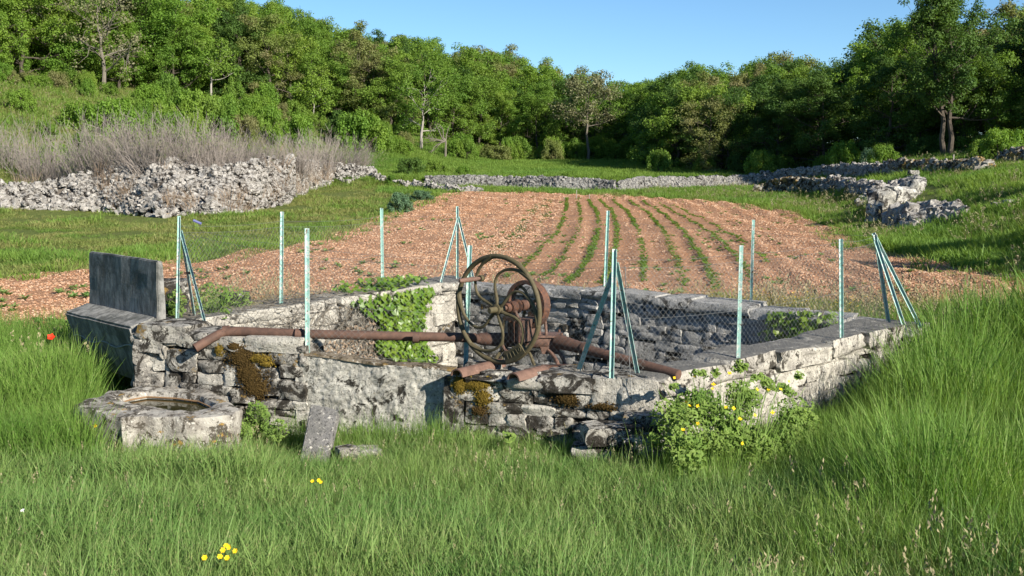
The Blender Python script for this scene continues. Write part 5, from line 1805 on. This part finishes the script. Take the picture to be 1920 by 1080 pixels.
k = mask_std(x, y) & (vn(x, y, .9, 14) > -.1)
emit('grass_tufts', TALL, x[k], y[k], .46, .8, 'longer bright grass tufts standing out of the foreground meadow')
x, y = pts_in(1500, 5.0, 11.5, .6)
k = mask_std(x, y)
emit('low_weeds', WEED, x[k], y[k], 1.0, 1, 'low broad-leaved weeds among the foreground grass', cat='weeds')
# rough grass round the back of the cistern and the near field edge
x, y = pts_in(15000, 13.5, 26, .62)
od = inside(x, y, [tuple(p) for p in offset(OUTER, -1.7)])
nz = vn(x, y, .6, 21)
uu = 960 + x / y * 2059
k = mask_std(x, y, False) & (od | ((uu > 1240) & (y < 20.5 + 2.5 * nz)) | ((uu > 380) & (uu < 900) & (y < 20.3 + nz) & (nz > -.1))) & (rng.random(len(x)) < .85)
emit('rough_grass', TURF_ + STRAW[:1], x[k], y[k], 1.35 + .8 * np.clip(nz[k], 0, 1), 1, 'rough yellowish grass behind the cistern along the field edge')
k2 = k & (uu > 1330) & (uu < 1640) & (rng.random(len(x)) < .10)
FLW = []
for i in range(2):
    mb = MB()
    for j in range(9):
        a, r = rng.uniform(0, 6.28), rng.uniform(0, .12)
        p = Vector((r * math.cos(a), r * math.sin(a), rng.uniform(.2, .38)))
        mb.cur = 0; mb.tube([Vector((p.x * .4, p.y * .4, 0)), p], .0025, 3, cap=False)
        mb.cur = 1
        for m_ in range(4):
            e = Vector((math.cos(m_ * 1.57), math.sin(m_ * 1.57), .3)) * .013
            f = Vector((-e.y, e.x, 0)) * .6
            mb.add([p, p + e * .6 + f, p + e * 1.3, p + e * .6 - f], [(0, 1, 2, 3)])
    FLW.append(mb.mesh('yellow_flowers', [M['grass_yel'], M['yellow']]))
DRY = [blades('dry_stalks', 16, .6, .16, .010, .35, [M['deadleaf'], M['seedhead']], 190 + i, bend=.6) for i in range(2)]
P = []
for _ in range(420):
    u, v = rng.uniform(-60, 700), 0
    v = np.interp(u, [-60, 130, 310, 430, 535, 600, 700], [372, 366, 362, 360, 342, 330, 326]) + rng.normal(0, 22)
    if mnoise.noise(Vector((u * .012, v * .02, 2))) < .05: continue
    Y = np.interp(u, [-60, 130, 230, 310, 400, 450, 535, 600, 700], [59, 54, 52, 49.6, 50.3, 51.5, 58, 70, 86]) - (v - 360) * .02
    p = at(u, v, Y)
    P.append((p.x, p.y, p.z - .25))
P = np.array(P)
n = len(P)
scatter('dry_stalks', DRY, P, [(rng.normal(0, .25), rng.normal(0, .25), rng.uniform(0, 6)) for _ in range(n)], [(q, q, q) for q in rng.uniform(.8, 1.6, n)], rng.integers(0, 2, n), label='brown dry stalks growing out of the tumbled rubble wall', cat='dry weeds', kind='stuff')
emit('field_edge_flowers', FLW, x[k2], y[k2], 1.0, 1, 'yellow flowers scattered in the rough grass behind the right hand wall', cat='flowers')
# verge left of the field
x, y = pts_in(26000, 15, 90, .60, left=-.62, right=-.02)
k = mask_std(x, y) & ((960 + x / y * 2059) < np.interp(y, [15, 20, 30, 45, 60, 68, 74, 90], [300, 420, 560, 720, 800, 830, 960, 960]))
x, y = x[k], y[k]
nz = vn(x, y, .33, 31)
bare = (nz < -.24) & (vn(x, y, 1.1, 8) < .25)
x, y, nz = x[~bare], y[~bare], nz[~bare]
emit('verge_grass', TURF_, x, y, np.clip(.8 + .9 * nz, .4, 1.5) * np.interp(y, [15, 90], [1.0, 1.7]), 1.6, 'short yellow-green grass on the strip between field and rubble wall')
k = rng.random(len(x)) < np.clip(.06 + .5 * (nz - .15), 0, .35) + .35 * (np.abs(y - np.interp(x, [-14, -9, -5, -3], [30, 31, 40, 52])) < 1.6)
emit('verge_grass', BRI, x[k], y[k], 1.0 * np.interp(y[k], [15, 90], [1.0, 1.3]), 1.3, 'tufts of taller bright grass on the left strip and field edge')
ex, ey = [], []
for (ax, ay), (bx, by) in zip(FIELD_EDGE[:-1], FIELD_EDGE[1:]):
    L_ = math.hypot(bx - ax, by - ay)
    for _ in range(int(L_ * 14)):
        f = rng.random()
        ex.append(ax + (bx - ax) * f + rng.normal(0, .55)); ey.append(ay + (by - ay) * f + rng.normal(0, .55))
ex, ey = np.array(ex), np.array(ey)
k = (vn(ex, ey, .8, 17) > -.15) & mask_std(ex, ey, False)
emit('field_edge_tufts', TURF_ + BRI[:1], ex[k], ey[k], 1.2, 1.3, 'straggling grass tufts creeping over the edge of the ploughed field', zoff=.03)
x, y = pts_in(2600, 15, 66, .6)
k = inside(x, y, FIELD) & ~inside(x, y, OUT_F) & (vn(x, y, .35, 23) > .12)
emit('field_weeds', WEED, x[k], y[k], .8, 1.3, 'scattered low weeds sprouting in the red soil', zoff=.07, cat='weeds')
# hillside pasture behind the rubble wall
x, y = pts_in(14000, 50, 110, .60, left=-.66, right=-.10)
k = ((960 + x / y * 2059) < 720) & (y > np.interp(960 + x / y * 2059, [-400, 0, 300, 440, 560, 700], [59, 59, 54, 55, 64, 86]))
emit('slope_grass', BRI[:2] + TURF_ + STRAW[:1], x[k], y[k], 1.5, 1.6, 'rough green pasture on the slope above the rubble wall')
# meadow beyond the far wall and round its ends
x, y = pts_in(15000, 72, 119, .6, left=-.16, right=.2)
k = mask_std(x, y) & (y > 74.6)
emit('meadow_grass', BRI, x[k], y[k], 1.0, 1.9, 'even bright green meadow beyond the far stone wall')
x, y = pts_in(3600, 66.5, 76, .6, left=-.12, right=.26)
k = mask_std(x, y)
emit('verge_grass', BRI + TURF_, x[k], y[k], 1.05, 1.4, 'narrow grass strip between the field and the far wall')
# right bank
x, y = pts_in(36000, 18, 76, .6, left=.12, right=.60)
uu = 960 + x / y * 2059
vv = 300 + (CAMZ - hgt(x, y)) / y * 2059
k = mask_std(x, y) & ~((uu > 1640) & (uu < 1815) & (vv > 345) & (vv < 432) & (rng.random(len(x)) < .8)) & ~((uu > 1540) & (uu < 1760) & (vv > 325) & (vv < 372) & (rng.random(len(x)) < .6))
x, y = x[k], y[k]
nz = vn(x, y, .3, 41)
emit('bank_grass', BRI, x, y, np.clip(.85 + .7 * nz, .4, 1.6) * np.interp(y, [18, 30, 76], [1.0, 1.0, 1.1]), 1.35, 'lush grass covering the right hand bank')
k = (rng.random(len(x)) < .07) & (nz < .1)
emit('bank_straw', STRAW, x[k], y[k], 1.2, 2.2, 'paler stalks among the grass of the right hand bank')

# ---------------------------------------------------------------- crop rows and clods in the field
CROP = [broad('seedling', 8, .10, M['leaf_mid'], 50 + i) for i in range(3)]
P = []
for j, r_ in enumerate(ROWS):
    for a, b in zip(r_[:-1], r_[1:]):
        for _ in range(int((6, 4, 8, 6, 8, 8, 7, 5, 4)[j])):
            q = a.lerp(b, rng.random())
            if rng.random() < .25 + .75 * (mnoise.noise(Vector((q.x * .5, q.y * .25, j))) > -.25):
                P.append((q.x + rng.normal(0, .045), q.y + rng.normal(0, .05)))
P = np.array(P)
k = ~inside(P[:, 0], P[:, 1], [tuple(p) for p in offset(OUTER, -.8)])
emit('crop_rows', CROP, P[k, 0], P[k, 1], .9, 1.1, 'curving rows of young green seedlings in the ploughed field', zoff=.10, cat='crop')
FLAKE = []
for i in range(5):
    mt = plain('field_stone_%d' % i, *[((.46, .29, .185), (.37, .215, .13)), ((.41, .23, .135), (.33, .175, .10)), ((.58, .42, .30), (.46, .31, .21)), ((.33, .17, .095), (.26, .13, .07)), ((.50, .33, .22), (.41, .25, .16))][i], 20)
    me = stone_mesh('field_stone', 400 + i, mt, cuts=1, rnd=.6, rough=.12, planes=4, flat=True)
    FLAKE.append(me)
x, y = pts_in(200000, 13.6, 70, .6)
k = inside(x, y, FIELD) & ~inside(x, y, OUT_F)
x, y = x[k], y[k]
n = len(x)
s = .021 * (1 + .9 * rng.random(n) ** 3) * np.interp(y, [14, 70], [.9, 2.3])
rot = np.stack([rng.normal(0, .3, n), rng.normal(0, .3, n), rng.uniform(0, 6.28, n)], 1)
scatter('field_stones', FLAKE, np.stack([x, y, hgt(x, y) + .055 + ridge(x, y)], 1), rot, np.stack([s * 1.3, s * .9, s * .5], 1), rng.integers(0, 5, n), label='pale flat stones and clods strewn over the red ploughed soil', cat='stones', kind='stuff')

# ---------------------------------------------------------------- flowering plant at the right hand corner, small flowers
def lobed(name, mat):
    mb = MB()
    for j in range(5):
        a = (j - 2) * .75
        r = .5 if j % 2 else .62
        c = Vector((math.sin(a) * r * .75, .35 + math.cos(a) * r * .55, -.05 * abs(j - 2)))
        pts = [c + Vector((math.cos(t) * .26, math.sin(t) * .24, .02 * math.sin(3 * t))) for t in np.linspace(0, 6.28, 7)[:-1]]
        mb.add([c + Vector((0, 0, .04))] + pts, [(0, i + 1, (i + 1) % 6 + 1) for i in range(6)])
    return mb.mesh(name, mat)
LOB = [lobed('lobed_leaf', M['celandine'])]
cp = thing('flowering_plant', 'bushy lobed-leaf plant with small yellow flowers against the right wall corner', 'plant', (at(1370, 860, 9.9).x, 9.9, 0))
CB_ = cp.location.copy()
PT, RT, SCL = [], [], []
LUMP = []
for k in range(46):
    u = 1228 + 285 * rng.random() ** .9
    topv = np.interp(u, [1225, 1260, 1310, 1370, 1430, 1500], [830, 770, 745, 730, 745, 780])
    f = rng.random() ** 1.5
    LUMP.append((u, topv + (880 - topv) * f, 10.3 - .8 * f + (u - 1300) * .0028, rng.uniform(16, 38)))
for k in range(16):
    u = rng.uniform(1250, 1500)
    LUMP.append((u, np.interp(u, [1250, 1330, 1380, 1500], [728, 700, 692, 728]) + rng.normal(0, 10), 10.3 + (u - 1300) * .0028, rng.uniform(5, 11)))
for u, v, Y, r in LUMP:
    for _ in range(int(6.5 * r)):
        a_ = rng.normal(0, 1, 3)
        a_ = a_ / np.linalg.norm(a_) * rng.random() ** .4
        p = at(u + a_[0] * r * 1.15, v + a_[1] * r * .9, Y + a_[2] * r * .005)
        if p.z < .02: continue
        PT.append(p - CB_); RT.append(face_rot(Vector((.35, -.6, .9)), rng.uniform(0, 6.28), .5)); SCL.append((rng.uniform(.020, .045),) * 3)
for k in range(120):
    o = link('leaf', LOB[0], cp)
    o.location, o.rotation_euler, o.scale = PT[k], RT[k], (.052,) * 3
scatter('foliage', LOB, PT[120:], RT[120:], SCL[120:], np.zeros(len(PT) - 120, int), parent=cp, kind='stuff')
def cst():
    u = rng.normal(1365, 55)
    a, b = at(1365 + (u - 1365) * .5, 880, 9.9), at(u, rng.uniform(700, 760), 10.2)
    return [a.lerp(b, i / 4) + Vector(rng.normal(0, .02, 3)) for i in range(5)]
o = twigs(60, cst, .006).obj('stem', M['grass_tall'], cp)
o.location = -CB_
def flower_mesh(name, mat, np_, r, cup=.3):
    mb = MB()
    for j in range(np_):
        a = 6.283 * j / np_
        e = Vector((math.cos(a), math.sin(a), cup)); f = Vector((-math.sin(a), math.cos(a), 0))
        mb.add([(0, 0, 0), e * r * .6 + f * r * .42, e * r, e * r * .6 - f * r * .42], [(0, 1, 2, 3)])
    mb.tube([(0, 0, -.01), (0, 0, r * .25)], r * .2, 6)
    return mb.mesh(name, mat)
YF = flower_mesh('flower', M['yellow'], 4, .022)
for u, v in ((1262, 705), (1300, 703), (1333, 725), (1365, 697), (1416, 727), (1445, 770), (1384, 782), (1285, 750), (1305, 757), (1306, 790), (1412, 775), (1475, 712), (1437, 728), (1460, 727), (1372, 762), (1358, 760), (1335, 718), (1388, 827), (1278, 802), (1290, 757)):
    p = at(u, v, 10.05 + (u - 1300) * .002 - (v - 700) * .0035) + Vector((0, -.08, 0))
    o = link('flower', YF, cp)
    o.location = p - CB_
    o.rotation_euler = face_rot(Vector((.2, -.7, .6)), rng.uniform(0, 6), .3)
    s_ = rng.uniform(.7, 1.1)
    o.scale = (s_,) * 3
def single(u, v, Y, mat, petals, r, label, name, cat, stem=.35, group=None):
    p = at(u, v, Y)
    for q in range(12):            # taller stem, nearer, until the flower stands clear of the sward
        if p.z > H(p.x, p.y) + .54 or Y > 9.5: break
        p = at(u, v, p.y - .12)
    r_ = thing(name, label, cat, (p.x, p.y, H(p.x, p.y)), group=group)
    b = r_.location.copy()
    mb = MB().tube([Vector((.02, .02, -.02)), (p - b) * .5 + Vector((.01, 0, 0)), p - b], .003, 4)
    mb.obj('stem', M['grass'], r_)
    o = link('flower', flower_mesh('flower', M[mat], petals, r, .5), r_)
    o.location = p - b
    o.rotation_euler = face_rot(Vector((0, -.7, .6)), 0, .2)
single(96, 633, 12.9, 'poppy', 5, .05, 'red poppy in the tall grass left of the washing block', 'poppy', 'flower')
for i, (u, v) in enumerate(((424, 1024), (412, 1044), (426, 1047), (441, 1034), (384, 1046), (418, 1032), (430, 1026))):
    single(u, v, 6.9 + .05 * (i % 3), 'yellow', 6, .018, ('highest', 'lower left', 'lowest', 'rightmost', 'stray left', 'middle', 'upper right')[i] + ' flower of the yellow cluster at the lower left', 'buttercup', 'flower', group='yellow flowers in the lower left grass')
for i, (u, v) in enumerate(((586, 903), (602, 905), (598, 901))):
    single(u, v, 9.0, 'yellow', 6, .016, ('left', 'right', 'middle')[i] + ' flower of the small yellow group before the leaning slab', 'buttercup', 'flower', group='yellow flowers before the slab')
single(178, 798, 10.9, 'yellow', 8, .022, 'yellow flower against the front face of the trough', 'dandelion', 'flower')
single(129, 806, 11.0, 'white', 10, .024, 'white seed ball left of the trough', 'dandelion', 'flower')
single(43, 958, 8.0, 'white', 8, .016, 'white flower in the grass at the lower left edge', 'daisy', 'flower')
# leafy weeds by the trough and behind the wall
def weed(u, v, Y, n, ru, rv, mat, label, s0=.04, s1=.07, lv=None):
    b = at(u, v + rv, Y)
    r_ = thing('weed_plant', label, 'plant', b)
    PT, RT = [], []
    for _ in range(n):
        a, q = rng.uniform(0, 6.28), math.sqrt(rng.random())
        PT.append(at(u + ru * q * math.cos(a), v + rv * q * math.sin(a), Y + rng.normal(0, .1)) - b)
        RT.append(face_rot(Vector((.3, -.6, .8)), rng.uniform(0, 6.28), .5))
    scatter('foliage', lv or LOB, PT, RT, [(q,) * 3 for q in rng.uniform(s0, s1, n)], np.zeros(n, int), parent=r_, kind='stuff')
    mb = MB()
    for p in PT[::6]: mb.tube([Vector((0, 0, -.1)), p * .5, p], .0035, 3, cap=False)
    mb.obj('stem', M['grass'], r_)
weed(482, 782, 11.6, 420, 22, 32, 'celandine', 'leafy weed in the angle between trough and wall', .018, .036)
weed(452, 806, 11.3, 260, 22, 18, 'celandine', 'low nettle-like weed at the right end of the trough', .018, .034)
weed(520, 806, 11.4, 160, 24, 20, 'celandine', 'small weed at the foot of the white wall stone', .018, .034)
weed(400, 570, 14.6, 240, 36, 40, 'celandine', 'tall leafy weed behind the corner fence brace', .03, .06)
weed(330, 572, 14.3, 120, 16, 26, 'celandine', 'bright weed between the corner post and its brace', .04, .07)
weed(430, 560, 15.2, 160, 40, 22, 'celandine', 'straggling weed beside the second fence post', .03, .05)
weed(1560, 600, 14.4, 60, 10, 20, 'celandine', 'thin weed by the fence post on the right wall', .02, .04)
weed(955, 818, 10.75, 40, 10, 8, 'celandine', 'tiny creeper growing from a joint of the front wall', .03, .05)
# scree patch on the slope
x0 = ground_at(545, 210)
sc_ = thing('scree_patch', 'grey patch of loose stones in the pasture by the hillside wood', 'stones', x0)
for k in range(24):
    p = ground_at(545 + rng.normal(0, 16), 209 + rng.normal(0, 5))
    put('stone', STG[k % 12], sc_, p + Vector((0, 0, .12)), rng.uniform(0, 6), (rng.uniform(.4, 1.0), rng.uniform(.4, .8), rng.uniform(.25, .45)))
